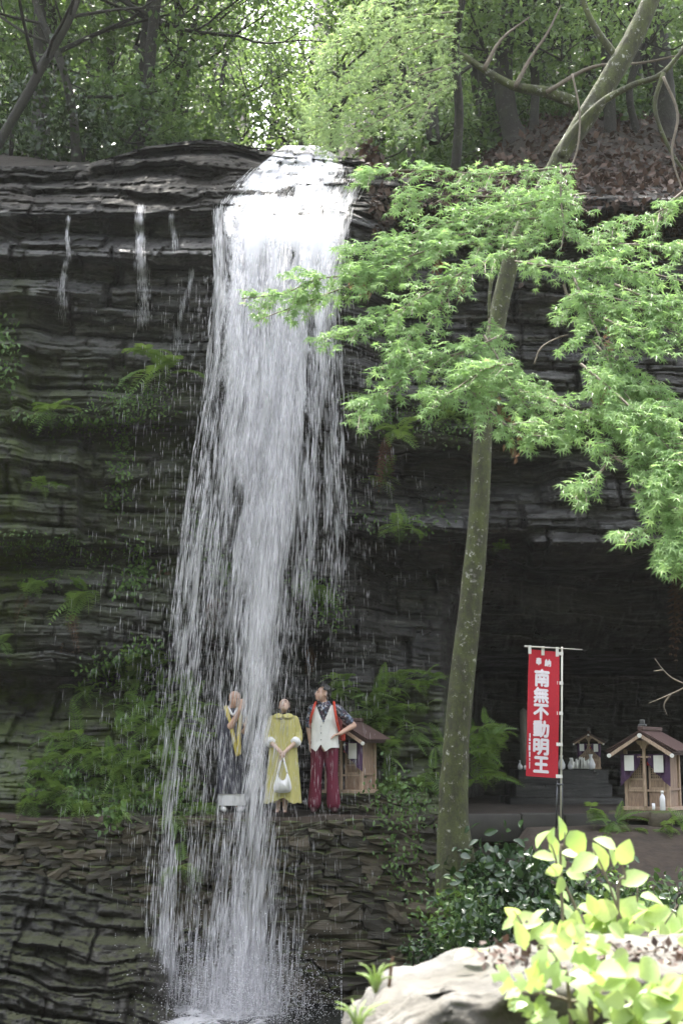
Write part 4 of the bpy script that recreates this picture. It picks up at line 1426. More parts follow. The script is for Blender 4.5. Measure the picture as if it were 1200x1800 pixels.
# ------------------------------------------------------------------ ferns and creepers on the rock
for px, py, s, n, lb in [
    (92, 722, .40, 9, 'yellow green fern on the ledge at left, above the stacked layers'),
    (75, 852, .32, 8, 'small bright fern growing from the layered block at the left'),
    (290, 652, .55, 9, 'large drooping fern on the dark face left of the fall'),
    (255, 622, .42, 8, 'dark fern just above the large drooping one left of the fall'),
    (150, 1045, .55, 10, 'long fern hanging below the left overhang'),
    (60, 1030, .42, 8, 'dull fern on the ledge at the far left'),
    (5, 1130, .3, 6, 'small fern cut off by the left edge'),
    (540, 1040, .48, 9, 'fern seen through the falling water, above the people'),
    (400, 1020, .36, 7, 'blurred fern behind the main thread of water'),
    (655, 700, .42, 9, 'fern at the left end of the ledge under the maple sprays'),
    (700, 760, .42, 9, 'fern hanging from the ledge beside the maple trunk'),
    (665, 840, .4, 8, 'fern on the lower rock step left of the maple trunk'),
    (705, 925, .4, 9, 'fern drooping over the mouth of the cave'),
    (790, 735, .36, 8, 'dark fern on the ledge directly behind the maple trunk'),
    (880, 965, .22, 6, 'tiny fern on the pale lip above the cave'),
    (320, 1525, .36, 8, 'pale fern growing on the stone wall between the threads of water')]:
    a = P(px, py, 18.75) if py > 1500 else on_cliff(px, py, .14)
    fern(tuple(a), s * 1.35, n + 2, lb, up=0.2 if s > .38 else .45)
for px, py, s, n, lb in [(125, 1085, .4, 7, 'brown withered fern hanging under the left overhang'), (52, 1050, .28, 5, 'small withered fern at the far left ledge'),
                         (292, 1005, .3, 6, 'tan withered fern beside the left thread of water'), (372, 1055, .3, 6, 'reddish withered fern behind the left thread of water'),
                         (680, 770, .42, 8, 'brown fern skirt hanging below the ledge left of the maple trunk'), (780, 880, .36, 8, 'withered fern at the left side of the maple trunk'),
                         (545, 1140, .34, 8, 'dry grassy tuft behind the fall, above the woman'),
                         (1188, 1010, 1.0, 12, 'long brown dead frond bundle hanging at the right edge')]:
    a = on_cliff(px, py) 
    fern(tuple(a), s * 1.2, n, lb, key='fern_dry', up=-.4, fan=.8)
FL, FR = 'green ferns massed on the bank left of the fall', 'dark green ferns massed behind the small left shrine'
r = random.Random(5)
for i in range(74):
    px, py = r.uniform(45, 300), r.uniform(1150, 1415)
    if py < 1190 + max(0, 170 - px) * .9 and px < 150: continue
    if py < 1150 + (px < 150) * 60: continue
    a = on_cliff(px, py, .08)
    fern(tuple(a), r.uniform(.3, .55), 7, 'fern in the green mass on the bank left of the fall', FL, up=.35)
for i in range(16):
    px, py = r.uniform(290, 385), r.uniform(1210, 1430)
    fern(tuple(on_cliff(px, py, .08)), r.uniform(.28, .45), 6, 'fern behind the veil of spray left of the monk', 'ferns behind the spray left of the monk', up=.4)
for i in range(58):
    px, py = r.uniform(585, 790), r.uniform(1185, 1400)
    if px < 670 and py > 1290: continue
    fern(tuple(on_cliff(px, py, .08)), r.uniform(.3, .5), 6, 'fern in the dark mass between the man and the maple trunk', FR, up=.3)
for i in range(12):
    px, py = r.uniform(825, 895), r.uniform(1270, 1385)
    fern(tuple(P(px, py, r.uniform(20, 20.8))), r.uniform(.35, .5), 6, 'dim fern in the shade right of the maple trunk', 'dim ferns right of the maple trunk', up=.5)
for i, (px, py, Y, s, n) in enumerate([(1040, 1418, 18.5, .5, 10), (1075, 1440, 18.3, .55, 11), (1115, 1452, 18.3, .5, 10), (1060, 1465, 18.2, .42, 8), (1165, 1448, 18.2, .5, 9), (1195, 1460, 18.2, .5, 8)]):
    fern(tuple(P(px, py + 8, Y)), s * .8, n, 'olive fern on the terrace edge in front of the right shrine', 'olive ferns in front of the right shrine', up=.05)
for px, py, s, lb in [(372, 1420, .32, 'fern drooping over the wall top beside the white hem'), (305, 1435, .4, 'bright fern hanging over the wall under the left thread of water'), (215, 1430, .3, 'leafy fern on the wall top in front of the green bank')]:
    fern(tuple(P(px, py, 18.72)), s, 8, lb, up=.1)


def creeper(label, pts, n, size, out=.06, mat='ivy', Y=None, wd=22, LV=OLV, LF=OLF):
    line = np.array(pts, float)
    f = rng.uniform(0, 1, n) * (len(line) - 1); i0 = np.minimum(f.astype(int), len(line) - 2); fr = (f - i0)[:, None]
    q = line[i0] * (1 - fr) + line[i0 + 1] * fr
    px = q[:, 0] + rng.normal(0, wd, n); py = q[:, 1] + rng.normal(0, wd, n)
    d = (cliffD(px, py) if Y is None else np.full(n, Y)) - out - rng.uniform(0, .12, n)
    nrm = rdir(n, (0, -.9, .5), .45)
    V, F = scatter(LV, LF, PA(px, py, d), frames(rdir(n, (0, -.2, -.7), .6), nrm), size * rng.uniform(.6, 1.2, n))
    o = MB().add(V, F, np.repeat(rng.uniform(0, 1, n), len(LV))).build('creeper', M[mat])
    return tag(o, label, 'creeper', kind='stuff')


creeper('creeper trailing down the dark face left of the fall', [(225, 700), (215, 780), (205, 890)], 420, .055, wd=11)
creeper('dark creeper patch above the trailing one', [(170, 690), (260, 690), (285, 730)], 420, .05, wd=20)
creeper('small leafed creeper beside the left thread of water', [(240, 960), (250, 1000), (215, 1040)], 230, .075, wd=13)
creeper('pale moss plants on the left ledge', [(40, 1010), (140, 1010), (230, 960)], 260, .045, wd=18)
creeper('green creeper at the foot of the fern bank', [(90, 1370), (180, 1390), (330, 1400)], 1500, .06, wd=26)
creeper('leafy creeper over the wall between the man and the trunk', [(690, 1380), (700, 1440), (740, 1500), (690, 1540)], 330, .062, Y=18.72, wd=28)
creeper('creeper at the base of the dark ferns by the trunk', [(660, 1400), (720, 1390), (770, 1420)], 220, .055, Y=18.9, wd=22)
creeper('small plants along the ledge left of the maple trunk', [(640, 720), (720, 740), (820, 750)], 500, .05, wd=16)
creeper('tiny plants along the cave lip', [(620, 900), (720, 930), (800, 880)], 260, .05, wd=16)
creeper('leaves at the left edge of the cliff', [(5, 560), (15, 620), (5, 680)], 160, .07, wd=14)
creeper('leafy band along the upper left ledge above the pale fern', [(30, 735), (120, 740), (200, 745)], 420, .05, wd=13)
creeper('moss plants under the block at the far left', [(10, 955), (80, 965), (150, 965)], 380, .045, wd=12)
creeper('hanging leaves under the left overhang above the fern bank', [(160, 1190), (220, 1165), (280, 1150)], 520, .065, wd=16)
creeper('green tufts on the rock behind the left thread of water', [(350, 900), (370, 960), (390, 1010)], 260, .055, wd=16)
creeper('leaves behind the fall beside the blurred fern', [(520, 1020), (570, 1050), (585, 1090)], 360, .06, wd=16)
creeper('bright leaf clump on the wall top at left', [(185, 1420), (205, 1440)], 40, .10, Y=18.7, wd=12)

# ------------------------------------------------------------------ shrubs by the maple foot
for lb, px, py, Y, rad, n, sz, mt, st in [
    ('glossy dark shrub right of the maple trunk foot, its top catching light', 900, 1545, 16.2, (.55, .5, .36), 900, .13, 'shrub_leaf', 6),
    ('dense dark shrub below the banner pole, behind the young leaves', 975, 1600, 16.0, (.62, .5, .36), 1000, .11, 'shrub_leaf', 6),
    ('small leaved green shrub at the foot of the maple trunk', 800, 1620, 15.6, (.42, .4, .4), 900, .07, 'ivy', 6),
    ('low dark shrub behind the lichen boulder', 880, 1640, 15.2, (.6, .4, .4), 1000, .10, 'shrub_leaf', 6),
    ('dark low bush by the path at the right edge', 1130, 1590, 15.8, (.8, .5, .28), 1000, .08, 'ivy', 6),
    ('dark bush at the right edge behind the pale foreground leaves', 1190, 1630, 14.0, (.6, .5, .4), 700, .09, 'shrub_leaf', 6),
    ('small green sprig bush against the trunk foot, left side', 765, 1665, 15.8, (.3, .3, .25), 350, .06, 'shrub_leaf', 4)]:
    c = P(px, py, Y)
    bush(lb, c, rad, n, sz, mt, st, OLV, OLF, 'shrub', .5, cat='shrub', foot=(c.x, c.y, float(ground_z(c.x, c.y)) - .05))

# ------------------------------------------------------------------ boulder and young plants close to the camera
bm = bmesh.new()
bmesh.ops.create_cube(bm, size=2)
bmesh.ops.subdivide_edges(bm, edges=bm.edges[:], cuts=62, use_grid_fill=True)
for v in bm.verts:
    p = v.co
    n = (abs(p.x) ** 16 + abs(p.y) ** 16 + abs(p.z) ** 16) ** (1 / 16)
    q = p / n * max(abs(p.x), abs(p.y), abs(p.z))
    X_ = 0.02 + (q.x + 1) * .5 * 2.1
    tb_ = 0.02 * (q.y + 1) * .5
    top = tb_ - .02 + float(np.interp(X_, [0.0, .12, .2, .34, .6, 1.0, 2.2], [.70, .79, .845, .885, .93, .955, .95]))
    Y_ = 5.02 + q.y * .42 + 0.05 * (1 - X_) - 0.14 * q.z * (q.y < 0)
    Z_ = -0.15 + (q.z + 1) * .5 * (top + .15)
    k = float(fbm(X_ * 2.2, Y_ * 2.2, Z_ * 2.2, 5)); k2 = float(fbm(X_ * 7, Y_ * 7, Z_ * 12, 3))
    dv = Vector((q.x * .5, q.y, q.z * .5)).normalized()
    co = Vector((X_, Y_, Z_)) + dv * (0.05 * k + 0.03 * k2 + 0.016 * abs(float(fbm(X_ * 19, Y_ * 19, Z_ * 26, 3))))
    # split face: a cleft down the front
    if q.y < -.5:
        co.y += 0.10 * math.exp(-((X_ - .33) / .05) ** 2) - 0.06 * math.exp(-((X_ - .44) / .06) ** 2)
    v.co = co
mb = MB(); add_bm(mb, bm)
tag(mb.build('boulder', M['boulder']), 'big lichen spotted boulder at the lower right, sunlit on top', 'boulder')
n = 260
V, F = scatter(DV, DF, np.stack([rng.uniform(.45, 1.15, n), rng.uniform(4.6, 5.0, n), np.full(n, .955) + rng.uniform(0, .03, n)], -1), frames(rdir(n, (0, 0, -.1)), rdir(n, (0, -.3, 1), .5)), rng.uniform(.02, .045, n))
tag(MB().add(V, F, np.repeat(rng.uniform(0, .9, n), 4)).build('dead_leaves', M['dead_leaf']), kind='stuff')

BROAD = []
for i in range(4):
    v_, f_ = oval_leaf(.30 + .05 * i, .12 + .12 * i)
    me = mesh_np('leaf', v_, f_, True, {'tint': np.full(len(v_), .5)}); me.materials.append(M['fore_leaf']); BROAD.append(me)
TRI = mesh_np('leaf', MLV * np.array([1, 1, 1.0]), MLF, False, {'tint': np.full(len(MLV), .4)})
def lobed():
    V = [(0, 0, 0)]
    for i in range(13):
        a = math.radians(-150 + 25 * i); rr_ = (0.55 + .42 * abs(math.cos(math.radians(-150 + 25 * i) * 1.5))) * (1 if i % 2 == 0 else .8)
        V.append((math.sin(a) * rr_, math.cos(a) * rr_ + .1, -.18 * rr_ ** 2))
    return np.array(V), np.array([(0, i + 1, i) for i in range(1, 13)])
v_, f_ = lobed()
LOBED = mesh_np('leaf', v_ * .75, f_, True, {'tint': np.full(len(v_), .35)}); LOBED.materials.append(M['fore_leaf'])


def young_plant(label, stems, leaves, Y, meshes=BROAD, name='shrub'):
    """stems: pixel lines; leaves: (px, py, length in pixels, direction in degrees, 0 = right, 90 = up)"""
    b_ = P(stems[0][0][0], stems[0][0][1], Y)
    t = thing(name, label, 'plant', tuple(b_))
    for s in stems:
        q = trunk_px(s, Y)
        q = [Vector((q[0].x + .03, Y, 0.0))] + q
        MB().add(*tube([Vector(p) - b_ for p in smooth_path(q, 5)], np.linspace(.008, .0025, 5 * (len(q) - 1) + 1), 6)).build('stem', M['twig'], t)
    for px, py, ln, dg in leaves:
        a = math.radians(dg + rnd.gauss(0, 8))
        tip = np.array([math.cos(a), rnd.gauss(-.25, .3), math.sin(a)])
        nr = np.array([rnd.gauss(0, .5), -0.7 + rnd.gauss(0, .35), .7 + rnd.gauss(0, .35)])
        R = frames(tip[None], nr[None])[0]
        s = ln / 2500 * Y * .88
        o = link('leaf', rnd.choice(meshes), None, t)
        c = np.array(P(px, py, Y + rnd.gauss(0, .05))) - R[:, 1] * s * .5
        o.matrix_local = Matrix.LocRotScale(Vector(c.tolist()) - b_, Matrix(R.tolist()).to_quaternion(), Vector((s, s, s)))
    return t


def lots(x0, x1, y0, y1, n, l0, l1):
    return [(rnd.uniform(x0, x1), rnd.uniform(y0, y1), rnd.uniform(l0, l1), rnd.choice((rnd.uniform(-40, 30), rnd.uniform(150, 220), rnd.uniform(40, 140)))) for _ in range(n)]


young_plant('tallest young shrub rising behind the boulder with pale sunlit oval leaves, left stem', [[(1030, 1680), (1012, 1600), (985, 1540), (970, 1490), (955, 1468)], [(985, 1540), (990, 1490), (992, 1462)]],
            [(952, 1466, 46, 190), (990, 1460, 44, 60), (1012, 1478, 48, -50), (956, 1505, 50, 180), (1004, 1500, 44, 5), (974, 1486, 40, 110), (974, 1530, 36, 200), (1010, 1534, 36, -10), (984, 1556, 40, 250), (993, 1572, 36, 120), (998, 1600, 52, 95), (1010, 1622, 44, 70), (968, 1470, 34, 80), (982, 1510, 40, 130)], 5.65)
young_plant('young shrub behind the boulder with large round pale leaves, right stem', [[(1110, 1690), (1085, 1600), (1060, 1530), (1040, 1490)], [(1085, 1600), (1098, 1540), (1070, 1480), (1050, 1470)], [(1110, 1690), (1118, 1600), (1120, 1560)]],
            [(1026, 1514, 58, 200), (1054, 1506, 60, 100), (1066, 1480, 44, 140), (1080, 1500, 40, -60), (1098, 1500, 50, 45), (1115, 1543, 60, 30), (1075, 1568, 50, 120), (1060, 1600, 56, 170), (1145, 1575, 44, 10), (1100, 1600, 52, 80), (1080, 1615, 50, 200), (1120, 1610, 50, 30), (1040, 1590, 44, 110)], 5.55)
young_plant('bright leafy sprig on top of the boulder, left of the tall shrub', [[(930, 1665), (920, 1630), (902, 1600)]],
            [(902, 1605, 42, 150), (925, 1618, 60, 10), (915, 1645, 60, 110), (948, 1640, 50, 20), (940, 1610, 40, 60), (895, 1622, 36, 200), (960, 1655, 50, 40), (835, 1672, 62, 185), (815, 1676, 40, 160)], 5.1)
young_plant('spreading bright plant at the right edge behind the boulder', [[(1150, 1700), (1160, 1640), (1190, 1590)], [(1150, 1700), (1090, 1650), (1040, 1640)]],
            lots(1030, 1210, 1590, 1690, 46, 36, 62) + lots(960, 1060, 1610, 1680, 14, 34, 50), 5.6)
young_plant('bright plant in the lower right corner in front of the boulder', [[(1170, 1810), (1160, 1760), (1150, 1710)], [(1170, 1810), (1110, 1770), (1080, 1740)]],
            lots(1080, 1215, 1695, 1810, 40, 38, 66), 4.15)
young_plant('low bright plant lying over the top of the boulder', [[(1060, 1700), (1100, 1680), (1160, 1670)], [(1060, 1700), (1010, 1680), (975, 1672)]],
            lots(955, 1210, 1632, 1705, 22, 26, 46), 4.75)
young_plant('small lobed leaf creeper over the front of the boulder', [[(1040, 1810), (1000, 1760), (930, 1745), (890, 1745)], [(1000, 1760), (985, 1700), (960, 1660)], [(1040, 1810), (1060, 1740)]],
            lots(885, 960, 1715, 1770, 14, 22, 34) + lots(950, 1080, 1640, 1800, 40, 26, 48), 4.4, [LOBED], 'creeper')
for lb, px, py, k, s in (('small green grass tuft at the left end of the boulder', 660, 1745, 9, .09), ('bright grass tuft at the bottom edge, left of the boulder', 628, 1815, 12, .09)):
    b_ = P(px, py, 4.25)
    t = thing('grass_tuft', lb, 'grass', tuple(b_))
    for i in range(k):
        a = rnd.uniform(.5, 2.6); L = s * rnd.uniform(.7, 1.3)
        q = [(0, 0, 0), (math.cos(a) * L * .4, rnd.gauss(0, .01), L * .6), (math.cos(a) * L * 1.0, rnd.gauss(0, .02), L * .75)]
        MB().add(*tube(smooth_path(q, 3), np.linspace(.005, .0012, 7), 4)).build('blade', M['fore_leaf'], t)
q = trunk_px([(684, 1735), (687, 1700), (690, 1682)], 4.25)
tag(MB().add(*tube(smooth_path(q, 4), np.linspace(.006, .003, 9), 6, .2)).build('dead_twig', M['fern_dry']), 'upright reddish dead twig at the left end of the boulder', 'twig')

n = 16000
x = rng.uniform(1.6, 9, n); y = rng.uniform(2.5, 16.6, n)
kk = fbm(x * .8, y * .8, 0 * x, 3) > -.25
x, y = x[kk], y[kk]; n = len(x)
pos = np.stack([x, y, ground_z(x, y) + np.abs(rng.normal(0, .09, n))], -1)
V, F = scatter(OLV, OLF, pos, frames(rdir(n, (0, 0, .2)), rdir(n, (0, -.4, .9), .45)), rng.uniform(.04, .09, n))
tag(MB().add(V, F, np.repeat(rng.uniform(0, 1, n), len(OLV))).build('ground_cover', M['ivy']), kind='stuff')

# ------------------------------------------------------------------ materials of made things
M['wood'] = wood_mat('shrine_wood', (0.30, 0.20, 0.145))
M['wood_pale'] = wood_mat('pale_shrine_wood', (0.42, 0.30, 0.22))
M['wood_dark'] = wood_mat('old_dark_wood', (0.085, 0.05, 0.038))
M['roof'] = plain('bark_roof', (0.085, 0.048, 0.042), 0.7, 0.4, 14, 0.4, 0.006, vscale=(1, 6, 1))
M['dark_in'] = plain('shrine_inside', (0.02, 0.014, 0.012), 0.9)
M['paper'] = plain('white_paper', (0.72, 0.70, 0.68), 0.8, 0.06, 10, 0.05)
M['white'] = plain('white_paint', (0.75, 0.73, 0.70), 0.5, 0.08, 8, 0.05)
M['purple'] = plain('purple_cloth', (0.075, 0.035, 0.085), 0.85, 0.3, 20, 0.3, 0.003)
M['red'] = plain('red_lacquer', (0.5, 0.03, 0.03), 0.5, 0.1)
M['ceramic'] = plain('white_ceramic', (0.72, 0.70, 0.74), 0.2, 0.05, 6, 0)
M['banner'] = plain('red_banner_cloth', (0.62, 0.022, 0.045), 0.75, 0.12, 60, 0.2, 0.001, transl=0.25)
M['print'] = plain('banner_print', (0.78, 0.70, 0.76), 0.8, 0.04, 30, 0)
M['pole'] = plain('pole_paint', (0.70, 0.66, 0.58), 0.35, 0.1, 20, 0)
M['metal'] = plain('dull_metal', (0.12, 0.12, 0.13), 0.4, 0.2, 20, 0.1, metal=0.8)
M['skin'] = plain('skin', (0.50, 0.31, 0.23), 0.5, 0.06, 30, 0)
M['skin_f'] = plain('fair_skin', (0.58, 0.40, 0.32), 0.5, 0.05, 30, 0)
M['hair'] = plain('black_hair', (0.014, 0.011, 0.010), 0.4, 0.4, 40, 0.5, 0.004, vscale=(4, 4, 0.6))
M['hair_b'] = plain('brown_hair', (0.03, 0.018, 0.013), 0.4, 0.4, 40, 0.5, 0.004, vscale=(4, 4, 0.6))
M['eye'] = plain('eye_dark', (0.015, 0.011, 0.01), 0.3)
M['lip'] = plain('lip', (0.42, 0.14, 0.12), 0.5)
M['burgundy'] = plain('burgundy_cloth', (0.13, 0.012, 0.034), 0.85, 0.2, 14, 0.5, 0.008, vscale=(2, 2, .5))
M['vest'] = plain('offwhite_cloth', (0.70, 0.68, 0.65), 0.85, 0.05, 16, 0.4, 0.006)
M['yellow'] = plain('yellow_dress_cloth', (0.50, 0.45, 0.17), 0.8, 0.08, 10, 0.4, 0.008, vscale=(3, 3, .4))
M['cuff'] = plain('white_cotton', (0.78, 0.76, 0.77), 0.8, 0.05, 20, 0.2)
M['robe'] = plain('black_robe_cloth', (0.045, 0.043, 0.06), 0.8, 0.3, 8, 0.5, 0.01, vscale=(3, 3, .4))
M['gold'] = plain('yellow_stole_cloth', (0.50, 0.40, 0.10), 0.7, 0.15, 20, 0.2)
M['strap'] = plain('red_orange_webbing', (0.5, 0.05, 0.025), 0.7, 0.1, 40, 0.2)
M['leather'] = plain('white_leather', (0.80, 0.78, 0.77), 0.35, 0.03, 12, 0.05)
M['shoe'] = plain('dark_shoe', (0.05, 0.018, 0.02), 0.5)
m, nt, b, _ = new_mat('patterned_shirt')
vo = N(nt, 'ShaderNodeTexVoronoi', Scale=42.0)
nt.links.new(mapping(nt), vo.inputs['Vector'])
sepc = nt.nodes.new('ShaderNodeSeparateColor')
nt.links.new(vo.outputs['Color'], sepc.inputs[0])
nt.links.new(ramp(nt, sepc.outputs[0], [(0, (.03, .03, .04)), (.4, (.06, .055, .08)), (.6, (.14, .18, .26)), (.72, (.35, .34, .36)), (.85, (.09, .05, .07)), (1, (.05, .05, .06))], 'CONSTANT'), b.inputs['Base Color'])
b.inputs['Roughness'].default_value = 0.8
M['shirt'] = m


def pt(mb, parent, name, mat, **k):
    return mb.build(name, M[mat], parent, smooth=k.get('smooth', False))


def prism(mb, poly, y0, y1):
    """poly: (x, z) outline, counter-clockwise seen from -Y"""
    n = len(poly)
    V = [(x, y0, z) for x, z in poly] + [(x, y1, z) for x, z in poly]
    mb.add(V, [np.array([list(range(n))]), np.array([list(range(2 * n - 1, n - 1, -1))]), np.array([(i, i + n, (i + 1) % n + n, (i + 1) % n) for i in range(n)])])
    return mb


# ------------------------------------------------------------------ small wooden shrines
def make_shrine(label):
    t = thing('wooden_shrine', label, 'shrine', group=None)
    w, d = .27, .24
    mb = MB(); box(mb, -.31, .31, -.29, .29, 0, .05, .006); pt(mb, t, 'plinth', 'wood_pale')
    mb = MB(); box(mb, -w + .02, w - .02, -d + .03, d - .02, .05, .74); pt(mb, t, 'wall', 'dark_in')
    for sx in (-1, 1):
        for y in (-d, d - .045):
            mb = MB(); x0 = sx * w - .0225; box(mb, x0, x0 + .045, y, y + .045, .05, .76, .004); pt(mb, t, 'post', 'wood_pale')
        # side boards
        for i in range(4):
            y0 = -d + .05 + i * .098
            mb = MB(); xs_ = sx * (w - .012); box(mb, xs_ - .008, xs_ + .008, y0, y0 + .092, .05, .74, .002); pt(mb, t, 'plank', 'wood')
        mb = MB(); box(mb, sx * w - .028 if sx > 0 else sx * w - .024, sx * w + .024 if sx > 0 else sx * w + .028, -d + .046, d - .046, .25, .275); pt(mb, t, 'side_rail', 'wood')
    # front below the doors
    mb = MB(); box(mb, -w + .024, w - .024, -d - .004, -d + .028, .235, .262); pt(mb, t, 'sill', 'wood_pale')
    for sx in (-1, 1):
        mb = MB(); box(mb, min(sx * .026, sx * .244), max(sx * .026, sx * .244), -d + .008, -d + .024, .052, .233); pt(mb, t, 'panel', 'wood')
        # doors
        dr = MB(); a, b_ = (min(sx * .028, sx * .24), max(sx * .028, sx * .24))
        box(dr, a, a + .026, -d + .002, -d + .022, .264, .64); box(dr, b_ - .026, b_, -d + .002, -d + .022, .264, .64)
        box(dr, a + .027, b_ - .027, -d + .004, -d + .02, .264, .29); box(dr, a + .027, b_ - .027, -d + .004, -d + .02, .375, .40); box(dr, a + .027, b_ - .027, -d + .004, -d + .02, .615, .64)
        D = pt(dr, t, 'door', 'wood_pale')
        mb = MB(); box(mb, a + .027, b_ - .027, -d + .012, -d + .018, .291, .374); pt(mb, D, 'door_panel', 'wood')
        mb = MB()
        for k in range(1, 6):
            x = a + .026 + k * (b_ - a - .052) / 6; box(mb, x - .007, x + .007, -d + .006, -d + .014, .401, .614)
        for k in range(1, 7):
            z_ = .40 + k * .2145 / 7; box(mb, a + .027, b_ - .027, -d + .0145, -d + .021, z_ - .007, z_ + .007)
        pt(mb, D, 'lattice', 'wood_pale')
    mb = MB(); box(mb, -w + .024, w - .024, -d, -d + .03, .65, .70); pt(mb, t, 'lintel', 'wood_dark')
    mb = MB(); box(mb, -.018, .018, -d - .08, -d - .045, .05, .80, .004); pt(mb, t, 'pillar', 'wood_pale')
    mb = MB(); box(mb, -.085, .085, -d - .072, -d - .052, .655, .675); pt(mb, t, 'crossbar', 'wood_pale')
    mb = MB(); prism(mb, [(-.03, .77), (.03, .77), (.045, .81), (.08, .83), (.10, .87), (-.10, .87), (-.08, .83), (-.045, .81)], -d - .09, -d - .035); pt(mb, t, 'bracket', 'wood_pale')
    mb = MB(); prism(mb, [(-.26, .745), (.26, .745), (0, .93)], -d + .0, -d + .02); pt(mb, t, 'gable', 'wood_dark')
    # roof: two layered slopes, gable towards the front
    for sx in (-1, 1):
        rf = MB()
        for k in range(3):
            o = k * .016
            q = [(0, .955 + o), (sx * (.46 - .02 * (2 - k)), .69 + o + .006 * k), (sx * (.46 - .02 * (2 - k)), .704 + o + .006 * k), (0, .969 + o)]
            prism(rf, q if sx < 0 else q[::-1], -.42 - .012 * k, .36 + .012 * k)
        R_ = pt(rf, t, 'roof', 'roof')
        bb = MB(); q = [(0, .93), (sx * .2, .805), (sx * .41, .672), (sx * .425, .715), (0, .975)]
        prism(bb, [(x, z - .022) for x, z in (q if sx < 0 else q[::-1])], -.455, -.425); pt(bb, t, 'bargeboard', 'wood_pale')
        cp = MB().add(*tube([(sx * .405, -.468, .682), (sx * .405, -.45, .682)], .026, 12)); pt(cp, t, 'end_cap', 'white')
    cp = MB().add(*tube([(0, -.47, .93), (0, -.45, .93)], .028, 12)); pt(cp, t, 'end_cap', 'white')
    mb = MB(); box(mb, -.035, .035, -.43, .38, .995, 1.045, .008); pt(mb, t, 'ridge', 'roof')
    mb = MB(); box(mb, -.05, .05, -.36, -.30, 1.046, 1.075, .006); box(mb, -.03, .03, -.35, -.31, 1.076, 1.13, .006); pt(mb, t, 'ridge_ornament', 'metal')
    # purple curtains gathered to the sides, papers hung over them
    for sx in (-1, 1):
        u, v = np.meshgrid(np.linspace(0, 1, 14), np.linspace(0, 1, 10))
        x = sx * (.05 + .27 * u)
        lo = .70 - .10 - .30 * u ** 0.8
        z_ = .70 + (lo - .70) * v
        y = -d - .05 - .02 * np.sin(u * 16 + v * 2) - .02 * v
        idx = np.arange(140).reshape(10, 14)
        F = np.stack([idx[:-1, :-1], idx[1:, :-1], idx[1:, 1:], idx[:-1, 1:]], -1).reshape(-1, 4)
        if sx < 0: F = F[:, ::-1]
        V = np.stack([x, y, z_], -1).reshape(-1, 3); V2 = V + (0, .006, 0)
        MB().add(V, F).add(V2, F[:, ::-1]).build('curtain', M['purple'], t)
        mb = MB(); box(mb, sx * .19 - .062, sx * .19 + .062, -d - .095, -d - .091, .475 + .02 * (sx < 0), .685); pt(mb, t, 'paper', 'paper')
    mb = MB(); box(mb, .02, .07, -d - .03, -d - .005, .56, .605, .004); pt(mb, t, 'charm', 'red')
    return t


# where the right shrine stands
sh = make_shrine('pale wooden shrine with purple curtains at the right edge, a white bottle before it')
sp = P(1148, 1424, 19.0)
sh.location = sp; sh.rotation_euler = (0, 0, math.radians(-30)); sh.scale = (1.03,) * 3
mb = MB(); box(mb, -.45, .45, -.5, .5, -.12, 0, .02)
o = thing('flat_stone', 'flat stone slab under the right shrine', 'stone', (sp.x, sp.y, sp.z - .002), math.radians(-30)); mb.build('slab', M['stone'], o)
sh2 = copy_tree(sh)
tag(sh2, 'wooden shrine half hidden behind the man in the white vest', 'shrine')
sp2 = P(616, 1394, 19.95)
sh2.location = sp2; sh2.rotation_euler = (0, 0, math.radians(-26)); sh2.scale = (.98,) * 3
sh3 = copy_tree(sh)
tag(sh3, 'dim little shrine standing deep in the dark cave beyond the banner pole', 'shrine')
sp3 = P(1036, 1352, 24.9)
sh3.location = sp3; sh3.rotation_euler = (0, 0, math.radians(-12)); sh3.scale = (.62,) * 3
# masonry the shrines stand on
r = random.Random(3)
pl = thing('stone_platform', 'low platform of flat stones under the shrine behind the man', 'platform', (sp2.x + .05, sp2.y, TZ))
zz = 0.0
hh = sp2.z - TZ
for k in range(4):
    x = -.52
    while x < .5:
        w = r.uniform(.16, .34)
        o = link('stone', r.choice(STONES), None, pl)
        o.location = (x + w / 2, -.38 + r.uniform(-.04, .04), (k + .5) * hh / 4)
        o.scale = (w, .28, hh / 4 * 1.02); o.rotation_euler = (0, r.gauss(0, .05), r.gauss(0, .1)); x += w
mb = MB(); box(mb, -.5, .5, -.3, .5, -.1, hh - .015); mb.build('core', M['mossrock'], pl)
al = thing('stone_altar', 'dark stepped stone altar inside the cave behind the banner', 'altar', P(985, 1400, 24.0))
ab = Vector(al.location)
for k, (x0, x1, y0, z1) in enumerate(((895, 1095, 23.6, 1402), (905, 1075, 24.0, 1378), (910, 1068, 24.4, 1353))):
    a, b_ = P(x0, z1, y0), P(x1, z1, y0)
    mb = MB(); box(mb, a.x - ab.x, b_.x - ab.x, y0 - ab.y, y0 + 1.6 - ab.y, -.5, a.z - ab.z, .02); mb.build('step', M['cliff'], al)


def lathe(mb, prof, c=(0, 0, 0), n=14):
    prof = np.array(prof, float); th = np.arange(n) * 2 * math.pi / n
    V = np.stack([np.outer(prof[:, 0], np.cos(th)) + c[0], np.outer(prof[:, 0], np.sin(th)) + c[1], np.repeat(prof[:, 1:2], n, 1) + c[2]], -1)
    m_ = len(prof)
    F = [(i * n + k, i * n + (k + 1) % n, (i + 1) * n + (k + 1) % n, (i + 1) * n + k) for i in range(m_ - 1) for k in range(n)]
    mb.add(V.reshape(-1, 3), [np.array(F), np.array([list(range(n))[::-1]]), np.array([[(m_ - 1) * n + k for k in range(n)]])])
    return mb


